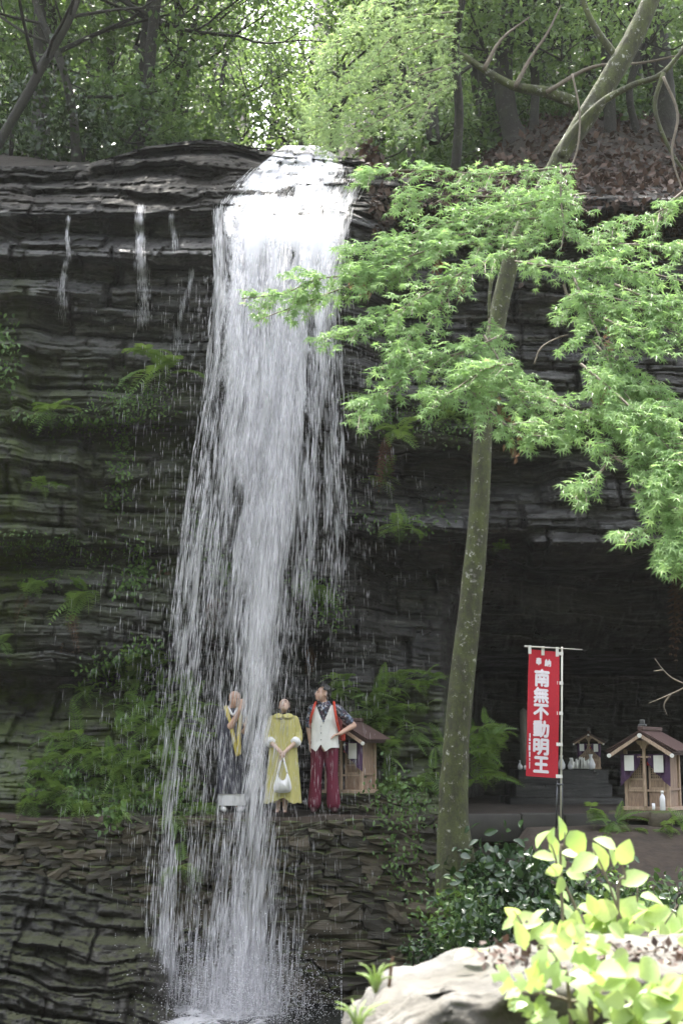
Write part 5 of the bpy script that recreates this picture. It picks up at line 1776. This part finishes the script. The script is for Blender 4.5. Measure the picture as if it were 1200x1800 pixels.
def vase(label, p, h, name='vase'):
    o = thing(name, label, name, p)
    lathe(MB(), [(.02 * h / .2, 0), (.055 * h / .2, .02 * h / .2), (.06 * h / .2, .35 * h), (.03 * h / .2, .7 * h), (.018 * h / .2, .8 * h), (.03 * h / .2, h)]).build('body', M['ceramic'], o)
    return o


for px, h, lb in ((986, .24, 'white cone shaped vase in the cave, nearest the banner pole'), (1003, .2, 'small white vase second from the banner pole'), (1038, .26, 'white vase in front of the dim cave shrine'), (914, .16, 'small pale vase left of the banner inside the cave'), (922, .14, 'tiny pale cup on the altar left of the banner')):
    vase(lb, tuple(P(px, 1353, 24.6)), h)
for px, lb in ((1013, 'bunch of white folded paper strips left of the dim cave shrine'), (1026, 'bunch of white folded paper strips right before the dim cave shrine')):
    o = thing('paper_streamer', lb, 'paper offering', tuple(P(px, 1352, 24.55)))
    for k in range(5):
        mb = MB(); x = (k - 2) * .035
        z_ = rnd.uniform(.12, .22)
        prism(mb, [(x - .02, .0), (x + .015, .01), (x + .025, z_ * .5), (x + .01, z_), (x - .02, z_ * .9)], -.004 + .01 * (k % 2), .0 + .01 * (k % 2))
        mb.build('strip', M['paper'], o)
tb = thing('wooden_tablet', 'tall grey wooden memorial post half behind the red banner', 'post', tuple(P(921, 1352, 24.6)))
mb = MB(); prism(mb, [(-.06, 0), (.06, 0), (.06, .98), (0, 1.03), (-.06, .98)], -.03, .03); mb.build('post', plain('grey_wood', (.16, .15, .13), .8, .3, 10, .3, vscale=(8, 8, 1)), tb)
bt = thing('sake_bottle', 'white plastic bottle with pale cap standing before the right shrine', 'bottle', tuple(P(1164, 1425, 18.5)))
lathe(MB(), [(.03, 0), (.036, .01), (.036, .15), (.03, .18), (.016, .20), (.015, .215)]).build('body', M['ceramic'], bt)
lathe(MB(), [(.019, .216), (.019, .25)]).build('cap', M['white'], bt)
cu = thing('offering_cup', 'little whitish cup left of the white bottle before the right shrine', 'cup', tuple(P(1148, 1424, 18.5)))
lathe(MB(), [(.016, 0), (.02, .02), (.022, .085), (.018, .085), (.016, .03)]).build('body', M['ceramic'], cu)
mb = MB(); box(mb, -.12, .16, -.12, .12, -.25, 0, .03)
o = thing('flat_stone', 'small flat stone carrying the bottle and cup', 'stone', tuple(P(1156, 1425, 18.5) + Vector((0, 0, -.002)))); mb.build('slab', M['stone'], o)

# ------------------------------------------------------------------ votive banner
BY = 18.45
bn = thing('votive_banner', 'red votive banner with big white characters on a white pole', 'banner', tuple(P(985, 1446, BY)))
n0 = Vector(bn.location)
pb, ptop = P(985, 1446, BY), P(987, 1137, BY)
MB().add(*tube([pb - n0, ptop - n0], .0125, 10)).build('pole', M['pole'], bn)
ct, cb = P(921, 1136, BY - .02), P(1023, 1142, BY - .02)
MB().add(*tube([ct - n0, (ct + cb) / 2 - n0, cb - n0], [.012, .007, .004], 8)).build('crossbar', M['pole'], bn)
mb = MB()
for dx in (-.055, .03):
    mb.add(*tube([P(984, 1450, BY) - n0 + Vector((dx, 0, -.05)), P(984, 1372, BY) - n0 + Vector((dx * .7, 0, 0))], .009, 8))
mb.add(*tube([P(984, 1379, BY) - n0 + Vector((-.05, -.0, 0)), P(984, 1379, BY) - n0 + Vector((.035, 0, 0))], .016, 8))
mb.build('pole_stake', M['metal'], bn)
TL, TR, BL, BR = P(928.5, 1141, BY), P(982, 1146, BY), P(923.5, 1364, BY), P(979.5, 1368, BY)


def bpt(u, v, off=0.0):
    p = TL * (1 - u) * (1 - v) + TR * u * (1 - v) + BL * (1 - u) * v + BR * u * v
    y = .022 * math.sin(u * 3.3 + v * 2.2) * (1 - .3 * v) + .012 * math.sin(v * 7 + u * 2) - .02
    return Vector((p.x, p.y + y - off, p.z)) - n0


NU, NV = 14, 44
V = [bpt(i / NU, j / NV) for j in range(NV + 1) for i in range(NU + 1)]
idx = np.arange((NU + 1) * (NV + 1)).reshape(NV + 1, NU + 1)
F = np.stack([idx[:-1, :-1], idx[1:, :-1], idx[1:, 1:], idx[:-1, 1:]], -1).reshape(-1, 4)
V2 = [v + Vector((0, .002, 0)) for v in V]
cloth = MB().add([tuple(v) for v in V], F).add([tuple(v) for v in V2], F[:, ::-1]).build('cloth', M['banner'], bn)
for v in (.015, .25, .49, .735, .985):
    mb = MB(); a = bpt(.93, v, .004); b_ = bpt(1.0, v, .004); px_ = pb + (ptop - pb) * (1 - (v * .72 + .03)) - n0
    mb.add([tuple(a + Vector((0, 0, .022))), tuple(a - Vector((0, 0, .022))), tuple(Vector((px_.x + .014, px_.y - .018, b_.z - .022))), tuple(Vector((px_.x + .014, px_.y - .018, b_.z + .022)))], np.array([(0, 1, 2, 3)]))
    mb.build('loop', M['white'], bn)
for u in (.03, .47, .93):
    mb = MB(); a = bpt(u, .02, .006); zt = (ct + (cb - ct) * (u * .55)).z - n0.z
    mb.add([(a.x - .02, a.y, a.z - .03), (a.x + .02, a.y, a.z - .03), (a.x + .02, a.y - .012, zt + .012), (a.x - .02, a.y - .012, zt + .012)], np.array([(0, 1, 2, 3)]))
    mb.build('loop', M['white'], bn)


def glyph(ch, u0, u1, v0, v1, shear=0.0):
    cu_ = bpy.data.curves.new('glyph', 'FONT'); cu_.body = ch; cu_.size = 1; cu_.resolution_u = 3
    ob = bpy.data.objects.new('glyph', cu_); C.objects.link(ob)
    dg = bpy.context.evaluated_depsgraph_get()
    me = bpy.data.meshes.new_from_object(ob.evaluated_get(dg))
    bpy.data.objects.remove(ob); bpy.data.curves.remove(cu_)
    co = np.empty(len(me.vertices) * 3); me.vertices.foreach_get('co', co); co = co.reshape(-1, 3)
    lo, hi = co.min(0), co.max(0)
    gx = (co[:, 0] - lo[0]) / (hi[0] - lo[0]); gy = (co[:, 1] - lo[1]) / (hi[1] - lo[1])
    k = .022 if u1 - u0 > .3 else .012
    allv, allf, nv = [], [], len(co)
    polys = [list(p.vertices) for p in me.polygons]
    for c_, (sx, sy) in enumerate(((0, 0), (k, 0), (-k, 0), (0, .3 * k), (0, -.3 * k), (.7 * k, .2 * k), (-.7 * k, .2 * k))):   # a broad brush: the stroke is laid down with its own width
        allv += [tuple(bpt(u0 + k + (u1 - u0 - 2 * k) * gx[i] + sx, v1 + (v0 - v1) * gy[i] + sy, .004 + .0003 * c_)) for i in range(nv)]
        allf += [[q + c_ * nv for q in p] for p in polys]
    bpy.data.meshes.remove(me)
    me = bpy.data.meshes.new('lettering'); me.from_pydata(allv, [], allf); me.update()
    link('lettering', me, M['print'], cloth)


GW = [('奉', .24, .44, .062, .117), ('納', .53, .74, .068, .123), ('南', .205, .70, .155, .285), ('無', .185, .68, .300, .415), ('不', .185, .68, .432, .548), ('動', .185, .70, .562, .685), ('明', .20, .70, .705, .825), ('王', .22, .71, .845, .962)]
for g in GW: glyph(*g)
mb = MB()
for v0, v1, u0, u1 in ((.665, .70, .075, .115), (.705, .725, .06, .12), (.735, .75, .065, .12), (.757, .80, .06, .12), (.808, .85, .075, .125), (.858, .88, .085, .12), (.888, .94, .09, .12)):
    mb.add([tuple(bpt(u0, v0, .005)), tuple(bpt(u0 + .005, v1, .005)), tuple(bpt(u1, v1, .005)), tuple(bpt(u1, v0, .005))], np.array([(0, 1, 2, 3)]))
mb.build('lettering', M['print'], cloth, 'stuff')


# ------------------------------------------------------------------ people
def blob(name, chains, ells=(), voxel=.008, it=3, mat=None, parent=None):
    """one continuous skin over tapered limbs (chains of (x,y,z,r)) and ellipsoids (centre, radii, rotation)"""
    bm = bmesh.new()
    for ch in chains:
        for i, (x, y, z, r_) in enumerate(ch):
            bmesh.ops.create_icosphere(bm, subdivisions=2, radius=r_, matrix=Matrix.Translation((x, y, z)))
            if i:
                a, b_ = Vector(ch[i - 1][:3]), Vector((x, y, z)); d_ = b_ - a
                if d_.length < 1e-5: continue
                mt = Matrix.Translation((a + b_) / 2) @ d_.to_track_quat('Z', 'Y').to_matrix().to_4x4()
                bmesh.ops.create_cone(bm, cap_ends=True, segments=14, radius1=ch[i - 1][3], radius2=r_, depth=d_.length, matrix=mt)
    for c_, rad_, rot in ells:
        mt = Matrix.LocRotScale(Vector(c_), rot, Vector(rad_))
        bmesh.ops.create_icosphere(bm, subdivisions=3, radius=1, matrix=mt)
    me = bpy.data.meshes.new(name); bm.to_mesh(me); bm.free()
    ob = bpy.data.objects.new(name, me); C.objects.link(ob)
    md = ob.modifiers.new('r', 'REMESH'); md.mode = 'VOXEL'; md.voxel_size = voxel
    if it:
        md = ob.modifiers.new('s', 'SMOOTH'); md.iterations = it; md.factor = .5
    dg = bpy.context.evaluated_depsgraph_get()
    out = bpy.data.meshes.new_from_object(ob.evaluated_get(dg))
    bpy.data.objects.remove(ob); bpy.data.meshes.remove(me)
    out.name = name
    out.polygons.foreach_set('use_smooth', np.ones(len(out.polygons), bool))
    return link(name, out, mat, parent)


def hand(chains, w, d, n, curl=.5, thumb=1, s=1.0):
    w, d, n = Vector(w), Vector(d).normalized(), Vector(n).normalized()
    n = (n - d * n.dot(d)).normalized(); l = d.cross(n)
    for k, (o, L) in enumerate(((-.030, .068), (-.010, .078), (.010, .073), (.029, .056))):
        kn = w + d * .085 * s + l * o * s
        chains.append([(*(w + l * o * .55 * s), .016 * s), (*kn, .0135 * s)])
        p = kn; c = [(*p, .0105 * s)]
        for j, f in enumerate((.46, .32, .22)):
            a = curl * (j + .6)
            p = p + (d * math.cos(a) + n * math.sin(a)) * L * f * s; c.append((*p, (.0098 - .0008 * j) * s))
        chains.append(c)
    b_ = w + d * .028 * s - l * .03 * thumb * s
    e = b_ + (d * .6 - l * .55 * thumb + n * .35).normalized() * .035 * s
    chains.append([(*b_, .014 * s), (*e, .011 * s), (*(e + (d * .8 + n * .45).normalized() * .03 * s), .009 * s)])


def head(c_, yaw, pitch, roll=0.0, s=1.0):
    """ellipsoids of a head looking along -Y turned by yaw (+ = to the right of the picture) and pitch (+ = up)"""
    Q = Matrix.Rotation(yaw, 3, 'Z') @ Matrix.Rotation(-pitch, 3, 'X') @ Matrix.Rotation(roll, 3, 'Y')
    q = Q.to_quaternion()
    f = lambda x, y, z: tuple(Vector(c_) + Q @ (Vector((x, y, z)) * s))
    e = [(f(0, .015, .035), (.074 * s, .092 * s, .078 * s), q), (f(0, -.02, -.025), (.062 * s, .072 * s, .078 * s), q), (f(0, -.045, -.072), (.038 * s, .038 * s, .034 * s), q),
         (f(0, -.088, -.012), (.012 * s, .020 * s, .026 * s), q), (f(0, -.095, -.028), (.016 * s, .014 * s, .011 * s), q), (f(0, -.075, .022), (.05 * s, .016 * s, .010 * s), q),
         (f(.074, .012, -.008), (.010 * s, .020 * s, .032 * s), q), (f(-.074, .012, -.008), (.010 * s, .020 * s, .032 * s), q), (f(0, -.082, -.056), (.024 * s, .012 * s, .011 * s), q)]
    return e, f, q


def ell(mb, c_, rad_, q, sub=2):
    bm = bmesh.new(); bmesh.ops.create_icosphere(bm, subdivisions=sub, radius=1, matrix=Matrix.LocRotScale(Vector(c_), q, Vector(rad_)))
    add_bm(mb, bm); return mb


def face(f, q, t, closed=False):
    for sx in (-1, 1):
        ell(MB(), f(sx * .030, -.083, .003), (.012, .006, .0035 if closed else .005), q, 1).build('eye', M['eye'], t)
        ell(MB(), f(sx * .032, -.088, .026), (.018, .006, .0035), q, 1).build('eyebrow', M['hair'], t)
    ell(MB(), f(0, -.092, -.055), (.021, .008, .0065), q, 1).build('mouth', M['lip'], t)


def loft(mb, secs, n=40, ripple=None, mask=None, zoff=None, thick=.006):
    """secs: (z, cx, cy, rx, ry); front is -Y"""
    k = len(secs); th = np.arange(n) * 2 * math.pi / n
    V = []
    for j, (z, cx, cy, rx, ry) in enumerate(secs):
        f = 1.0 if ripple is None else 1 + ripple(th, j / (k - 1))
        p = 2.4
        ct_, st_ = np.cos(th), np.sin(th)
        g = (np.abs(ct_) ** p + np.abs(st_) ** p) ** (-1 / p)
        V.append(np.stack([cx + rx * g * ct_ * f, cy + ry * g * st_ * f, z + 0 * th + (0 if zoff is None else zoff(th, j / (k - 1), cx + rx * g * ct_))], -1))
    V = np.concatenate(V)
    F = []
    for j in range(k - 1):
        for i in range(n):
            q = (j * n + i, j * n + (i + 1) % n, (j + 1) * n + (i + 1) % n, (j + 1) * n + i)
            c_ = V[list(q)].mean(0)
            if mask is None or not mask(c_): F.append(q)
    F = np.array(F)
    mb.add(V, F if secs[-1][0] > secs[0][0] else F[:, ::-1])
    ctr = np.concatenate([np.repeat([[s_[1], s_[2], s_[0]]], n, 0) for s_ in secs])
    inn = V + (ctr - V) * np.array([1, 1, 0]) * (thick / (np.linalg.norm((ctr - V)[:, :2], axis=1, keepdims=True) + 1e-6))
    mb.add(inn, F[:, ::-1] if secs[-1][0] > secs[0][0] else F)
    return mb


def resec(secs, k):
    s = np.array(secs, float); t = np.linspace(0, 1, k)
    full = np.stack([np.interp(t, np.linspace(0, 1, len(s)), s[:, c_]) for c_ in range(5)], -1)
    return [tuple(a) for a in full]


def footing(px, Y):
    b_ = P(px, 1430, Y); return Vector((b_.x, Y, TZ + .03))


# --- the man in the white vest
mp_ = footing(570, 19.3)
man = thing('person', 'person in white vest and burgundy flared trousers, hand on hip, looking up to the left', 'person', tuple(mp_), 0, None, .985)
hc = (-.03, -.01, 1.585)
he, hf, hq = head(hc, math.radians(-64), math.radians(14), math.radians(-4))
ch = [[(-.02, .02, 1.50, .052), (0, .02, 1.40, .058)], [(-.15, .02, 1.39, .058), (.16, .02, 1.39, .058)], [(0, .02, 1.36, .12), (0, .01, 1.18, .125), (0, .01, .98, .125), (0, .01, .92, .13)],
      [(.175, .02, 1.385, .055), (.395, .06, 1.165, .042), (.215, -.085, 1.055, .030)], [(-.165, .03, 1.385, .055), (-.215, .09, 1.13, .042), (-.185, .02, .92, .030)],
      [(-.09, .01, .90, .10), (-.115, 0, .48, .06), (-.135, .02, .08, .042)], [(.09, .01, .90, .10), (.105, 0, .48, .06), (.115, .02, .08, .042)]]
hand(ch, (.215, -.085, 1.055), (-.75, -.35, -.25), (-.2, -.2, -.9), .35, 1)
hand(ch, (-.185, .02, .92), (.05, -.1, -1), (.6, -.3, 0), .4, -1)
blob('body', ch, he, .0065, 2, M['skin'], man)
face(hf, hq, man)
mb = MB()
bm = bmesh.new(); bmesh.ops.create_icosphere(bm, subdivisions=4, radius=1)
iq = hq.to_matrix().inverted()
for v in list(bm.verts):
    p = v.co
    if (p.y < -.52 and p.z < .42) or p.z < -.7 or (p.y < .05 and p.z < -.05): bm.verts.remove(v)
for v in bm.verts:
    k = 1 + .07 * float(fbm(v.co.x * 5, v.co.y * 5, v.co.z * 5, 2))
    k = 1 + .13 * float(fbm(v.co.x * 4, v.co.y * 4, v.co.z * 4, 3))
    v.co = Vector(hf(v.co.x * .090 * k, .016 + v.co.y * .112 * k, .045 + v.co.z * .102 * k))
add_bm(mb, bm); mb.build('hair', M['hair'], man)
blob('shirt', [[(0, .02, 1.37, .125), (0, .01, 1.18, .13), (0, .01, .95, .135)], [(-.14, .02, 1.39, .066), (.15, .02, 1.39, .066)], [(.175, .02, 1.388, .066), (.335, .05, 1.225, .066)], [(-.165, .03, 1.385, .066), (-.205, .075, 1.18, .062)],
              [(-.05, .0, 1.465, .03), (-.06, -.05, 1.42, .022), (-.02, -.10, 1.36, .018)], [(.045, .0, 1.47, .03), (.06, -.05, 1.42, .022), (.0, -.10, 1.35, .018)], [(-.05, .04, 1.465, .03), (.05, .04, 1.465, .03)]], (), .009, 3, M['shirt'], man)
vs = resec([(.865, .0, .01, .198, .165), (.98, .0, .01, .182, .155), (1.10, .0, .01, .178, .15), (1.25, .0, .01, .19, .158), (1.36, .0, .015, .178, .15), (1.435, .0, .02, .13, .12)], 70)
mb = loft(MB(), vs, 120, ripple=lambda th, t: .018 * np.sin(th * 5 + t * 9) + .012 * np.sin(th * 9 - t * 14), mask=lambda p: (p[1] < -.02 and p[2] > 1.185 and abs(p[0] + .015) < (p[2] - 1.185) * .42) or (abs(p[0]) > .135 and p[2] > 1.20 and abs(p[1] - .02) < .085) or (p[1] < 0 and p[2] < .905 and abs(p[0] + .05) < (.905 - p[2]) * .7),
          zoff=lambda th, t, x: (1 - t) * -.05 * np.exp(-((np.abs(x + .05) - .06) / .05) ** 2) * (np.sin(th) < 0))
mb.build('vest', M['vest'], man)
for k, z in enumerate((1.15, 1.06, .97)):
    mb = MB(); ell(mb, (-.045, -.158 + .006 * k, z), (.009, .005, .009), Matrix.Identity(3).to_quaternion(), 1).build('button', M['metal'], man)
blob('trousers', [[(-.07, .01, .93, .125), (.07, .01, .93, .125)], [(-.085, .01, .90, .108), (-.112, -.005, .48, .078), (-.135, .005, .12, .092)], [(.085, .01, .90, .108), (.105, -.005, .48, .078), (.122, .005, .12, .096)]], (), .009, 2, M['burgundy'], man)
for sx, x in ((-1, -.135), (1, .122)):
    blob('shoe', [[(x, .05, .045, .042), (x + sx * .01, -.06, .04, .042), (x + sx * .02, -.14, .032, .034)]], (), .008, 2, M['shoe'], man)
bp = thing('backpack', 'red backpack worn by the man in the white vest', 'backpack', tuple(mp_), 0, None, .985)
mb = MB(); box(mb, -.13, .24, .17, .33, .96, 1.40, .04); mb.build('bag', plain('dark_red_nylon', (.16, .02, .02), .6), bp)
for q in ([(.12, .17, 1.39), (.125, .06, 1.475), (.13, -.06, 1.455), (.142, -.135, 1.36), (.165, -.14, 1.22), (.20, -.05, 1.09), (.225, .08, 1.0), (.20, .18, .99)], [(-.10, .17, 1.39), (-.115, .06, 1.475), (-.13, -.06, 1.45), (-.155, -.12, 1.36), (-.185, -.10, 1.26), (-.19, .05, 1.14), (-.12, .18, 1.04)]):
    V, F = tube(smooth_path(q, 5), .017, 8)
    MB().add(V, F).build('strap', M['strap'], bp)
mb = MB(); box(mb, .225, .285, .10, .19, .955, 1.06, .012); mb.build('side_pocket', M['strap'], bp)

# --- the woman in the yellow dress
wp_ = footing(497, 19.25)
wo = thing('person', 'person in a long yellow dress looking up, hands clasped in front', 'person', tuple(wp_), 0, None, .985)
he, hf, hq = head((.01, .0, 1.425), math.radians(-6), math.radians(34), math.radians(-5), .96)
ch = [[(.005, .02, 1.33, .044), (0, .02, 1.24, .05)], [(-.13, .02, 1.235, .05), (.13, .02, 1.235, .05)], [(0, .02, 1.2, .10), (0, .02, .98, .10), (0, .02, .85, .12)],
      [(-.145, .02, 1.235, .048), (-.20, .0, 1.0, .036), (-.16, -.11, .93, .030), (-.022, -.185, .80, .024)], [(.145, .02, 1.235, .048), (.205, .0, 1.0, .036), (.165, -.11, .93, .030), (.022, -.185, .80, .024)],
      [(-.07, .02, .82, .09), (-.065, .01, .42, .055), (-.065, .02, .07, .032), (-.07, -.06, .03, .026), (-.072, -.13, .022, .022)], [(.06, .02, .82, .09), (.03, .01, .42, .055), (.025, .02, .07, .032), (.03, -.06, .03, .026), (.032, -.13, .022, .022)]]
hand(ch, (-.022, -.185, .80), (.22, -.05, -1), (.5, .3, 0), .45, -1, .9)
hand(ch, (.022, -.195, .80), (-.22, -.1, -1), (-.5, .3, 0), .45, 1, .9)
blob('body', ch, he, .0065, 2, M['skin_f'], wo)
face(hf, hq, wo, True)
bm = bmesh.new(); bmesh.ops.create_icosphere(bm, subdivisions=4, radius=1)
for v in list(bm.verts):
    p = v.co
    if (p.y < -.25 and p.z < .36 and abs(p.x) < .80) or (p.y < -.55 and p.z < .48): bm.verts.remove(v)
for v in bm.verts:
    z = v.co.z
    k = 1 + .06 * float(fbm(v.co.x * 5, v.co.y * 5, v.co.z * 2, 2))
    v.co = Vector(hf(v.co.x * (.096 + .018 * (z < -.2)) * k, .018 + v.co.y * .112 * k, .035 + z * (.105 if z > 0 else .16) * k))
mb = MB(); add_bm(mb, bm); mb.build('hair', M['hair_b'], wo)
ds = resec([(.13, .0, .02, .245, .20), (.35, .0, .02, .228, .185), (.6, .0, .02, .205, .165), (.85, .0, .02, .185, .145), (1.0, .0, .02, .175, .135), (1.15, .0, .02, .178, .135), (1.24, .0, .02, .168, .115), (1.285, .0, .02, .125, .085), (1.305, .0, .02, .065, .065)], 46)
mb = loft(MB(), ds, 96, ripple=lambda th, t: (1 - t) ** 1.3 * (.055 * np.sin(th * 9 + 1.5 * np.sin(th * 2)) + .03 * np.sin(th * 17 + 2)) + .006 * np.sin(th * 5), zoff=lambda th, t, x: (1 - t) ** 6 * (.07 * np.exp(-((x + .01) / .09) ** 2) * (np.sin(th) < .2) + .01 * np.sin(th * 8)))
mb.build('dress', M['yellow'], wo)
for sx in (-1, 1):
    blob('sleeve', [[(sx * .145, .02, 1.235, .066), (sx * .195, .01, 1.06, .066), (sx * .20, -.03, .975, .064), (sx * .175, -.09, .945, .058)]], (), .009, 3, M['yellow'], wo)
    MB().add(*tube([(sx * .184, -.072, .952), (sx * .150, -.118, .918)], [.072, .066], 14)).build('cuff', M['cuff'], wo)
    V = [(0, -.088, 1.30), (sx * .02, -.115, 1.262), (sx * .085, -.105, 1.255), (sx * .135, -.055, 1.285), (sx * .115, .0, 1.312), (sx * .06, -.04, 1.322)]
    V = np.array(V); F = [np.array([[0, 1, 2, 3, 4, 5]] if sx > 0 else [[5, 4, 3, 2, 1, 0]])]
    MB().add(V + (0, -.016, .006), F).add(V + (0, -.010, 0), [f[:, ::-1] for f in F]).build('collar', M['yellow'], wo)
ell(MB(), (-.025, -.135, 1.245), (.018, .012, .014), hq, 1).build('microphone', M['eye'], wo)
for x in (-.07, .03):
    mb = MB(); box(mb, x - .034, x + .034, -.15, .05, 0, .012, .004); mb.add(*tube([(x - .03, -.085, .02), (x, -.085, .052), (x + .03, -.085, .02)], .008, 6)); mb.build('sandal', M['shoe'], wo)
hb = thing('handbag', 'white leather shoulder bag hanging from the woman\'s clasped hands', 'bag', tuple(wp_), 0, None, .985)
outl = [(-.115, .30), (-.10, .275), (0, .265), (.10, .275), (.118, .30), (.122, .36), (.108, .43), (.085, .50), (.062, .54), (.05, .50), (.035, .445), (0, .425), (-.03, .445), (-.05, .49), (-.065, .53), (-.085, .48), (-.108, .40), (-.12, .35)]
bm = bmesh.new()
vs_ = [bm.verts.new((x, -.25, z)) for x, z in outl]; fc = bm.faces.new(vs_)
ex = bmesh.ops.extrude_face_region(bm, geom=[fc])
for v in ex['geom']:
    if isinstance(v, bmesh.types.BMVert): v.co.y += .06
bmesh.ops.recalc_face_normals(bm, faces=bm.faces[:])
bmesh.ops.bevel(bm, geom=[e for e in bm.edges], offset=.012, segments=2, affect='EDGES')
mb = MB(); add_bm(mb, bm); mb.build('bag_body', M['leather'], hb)
MB().add(*tube(smooth_path([(-.068, -.22, .52), (-.045, -.22, .60), (-.018, -.215, .70), (0, -.21, .735), (.018, -.215, .70), (.042, -.22, .61), (.064, -.22, .53)], 5), .012, 8)).build('strap', M['leather'], hb)

# --- the monk behind the water
kp = footing(405, 19.62)
mo = thing('person', 'bald person in black robe and yellow stole behind the water, hands at the face', 'person', tuple(kp), 0, None, 1.0)
he, hf, hq = head((.045, -.03, 1.505), math.radians(42), math.radians(-10), math.radians(6))
ch = [[(.02, .02, 1.42, .055), (0, .03, 1.32, .06)], [(-.14, .03, 1.31, .06), (.14, .03, 1.31, .06)], [(0, .03, 1.27, .12), (0, .03, .9, .13)],
      [(-.15, .02, 1.30, .055), (.0, -.17, 1.13, .044), (.135, -.235, 1.36, .031)], [(.15, .03, 1.30, .055), (.16, -.08, 1.03, .044), (.205, -.24, 1.10, .031)],
      [(-.08, .03, .88, .1), (-.09, .02, .45, .06), (-.10, .03, .08, .04)], [(.08, .03, .88, .1), (.09, .02, .45, .06), (.10, .03, .08, .04)]]
hand(ch, (.135, -.235, 1.36), (.25, .05, 1), (-.3, .8, 0), .55, 1, 1.05)
hand(ch, (.205, -.24, 1.10), (.12, 0, 1), (-1, .2, 0), .06, -1, 1.0)
blob('body', ch, he, .0065, 2, M['skin'], mo)
face(hf, hq, mo)
rs = resec([(.24, .02, .03, .205, .19), (.5, .01, .03, .195, .175), (.85, .0, .03, .19, .165), (1.1, .0, .03, .20, .165), (1.28, .0, .03, .195, .145), (1.35, .0, .03, .14, .11), (1.385, .01, .03, .085, .085)], 36)
loft(MB(), rs, 72, ripple=lambda th, t: .055 * (1 - .7 * t) * np.sin(th * 7 + 2 * np.sin(th) + t * 2) + .03 * np.sin(th * 13 + 3 * t) * (1 - t)).build('robe', M['robe'], mo)
us_ = resec([(.085, .02, .03, .185, .17), (.16, .02, .03, .19, .175), (.27, .02, .03, .185, .17)], 8)
loft(MB(), us_, 60, ripple=lambda th, t: .03 * np.sin(th * 8)).build('under_robe', M['cuff'], mo)
blob('sleeve', [[(-.15, .02, 1.30, .075), (-.06, -.10, 1.18, .085), (-.03, -.13, 1.02, .07), (-.03, -.12, .86, .05)]], (), .01, 3, M['robe'], mo)
blob('sleeve', [[(.15, .03, 1.30, .075), (.165, -.06, 1.10, .085), (.17, -.12, .98, .075), (.17, -.10, .80, .05)]], (), .01, 3, M['robe'], mo)
for q in ([(-.075, .05, 1.40), (-.075, -.03, 1.385), (-.03, -.13, 1.26), (.03, -.175, 1.05), (.075, -.18, .86), (.10, -.175, .74)], [(.085, .05, 1.395), (.10, -.03, 1.38), (.125, -.13, 1.24), (.115, -.18, 1.05), (.12, -.185, .86), (.125, -.18, .76)]):
    V, F = tube(smooth_path(q, 5), .028, 8); MB().add(V, F).build('stole', M['gold'], mo)
MB().add(*tube(smooth_path([(-.055, .05, 1.41), (-.03, -.06, 1.375), (.03, -.115, 1.29), (.075, -.06, 1.375), (.09, .03, 1.41)], 4), .016, 8)).build('inner_collar', M['cuff'], mo)
for x in (-.10, .12):
    blob('tabi', [[(x, .06, .045, .044), (x + .01, -.06, .042, .044), (x + .03, -.15, .03, .032)]], (), .009, 2, M['cuff'], mo)

# ------------------------------------------------------------------ the wooded sides of the gorge behind and beside the viewer
def build_sides():
    az = np.linspace(math.radians(168), math.radians(372), 90)          # round the back, from one end of the cliff to the other
    t = np.linspace(0, 1, 34)
    A, T = np.meshgrid(az, t)
    r0 = 15.0
    r = r0 + 45 * T ** 1.2
    X = np.cos(A) * r
    Y = 9 + np.sin(A) * r * 1.1
    Z = -0.8 + 34 * T ** 0.85 * (1 + .12 * fbm(np.cos(A) * 3, np.sin(A) * 3, T * 2, 3)) + 1.6 * fbm(X * .25, Y * .25, Z0 := 0 * X, 4) * sstep(0, .1, T)
    V = np.stack([X, Y, Z], -1)
    idx = np.arange(X.size).reshape(X.shape)
    F = np.stack([idx[:-1, :-1], idx[1:, :-1], idx[1:, 1:], idx[:-1, 1:]], -1).reshape(-1, 4)
    link('hillside', mesh_np('hillside', V.reshape(-1, 3), F), plain('wooded_hillside', (0.035, 0.055, 0.022), 0.95, .7, 1.5, 0.8, .3), kind='structure')


build_sides()

# ------------------------------------------------------------------ humid air of the gorge
hz, nt, b, out = new_mat('humid_air')
nt.nodes.remove(b)
pv = nt.nodes.new('ShaderNodeVolumePrincipled')
pv.inputs['Color'].default_value = (0.93, 0.96, 0.97, 1)
pv.inputs['Density'].default_value = 0.00025
pv.inputs['Anisotropy'].default_value = 0.35
nt.links.new(pv.outputs[0], out.inputs['Volume'])
mb = MB(); box(mb, -160, 160, -160, 130, -3.0, 75)
mb.build('haze', hz, kind='stuff')
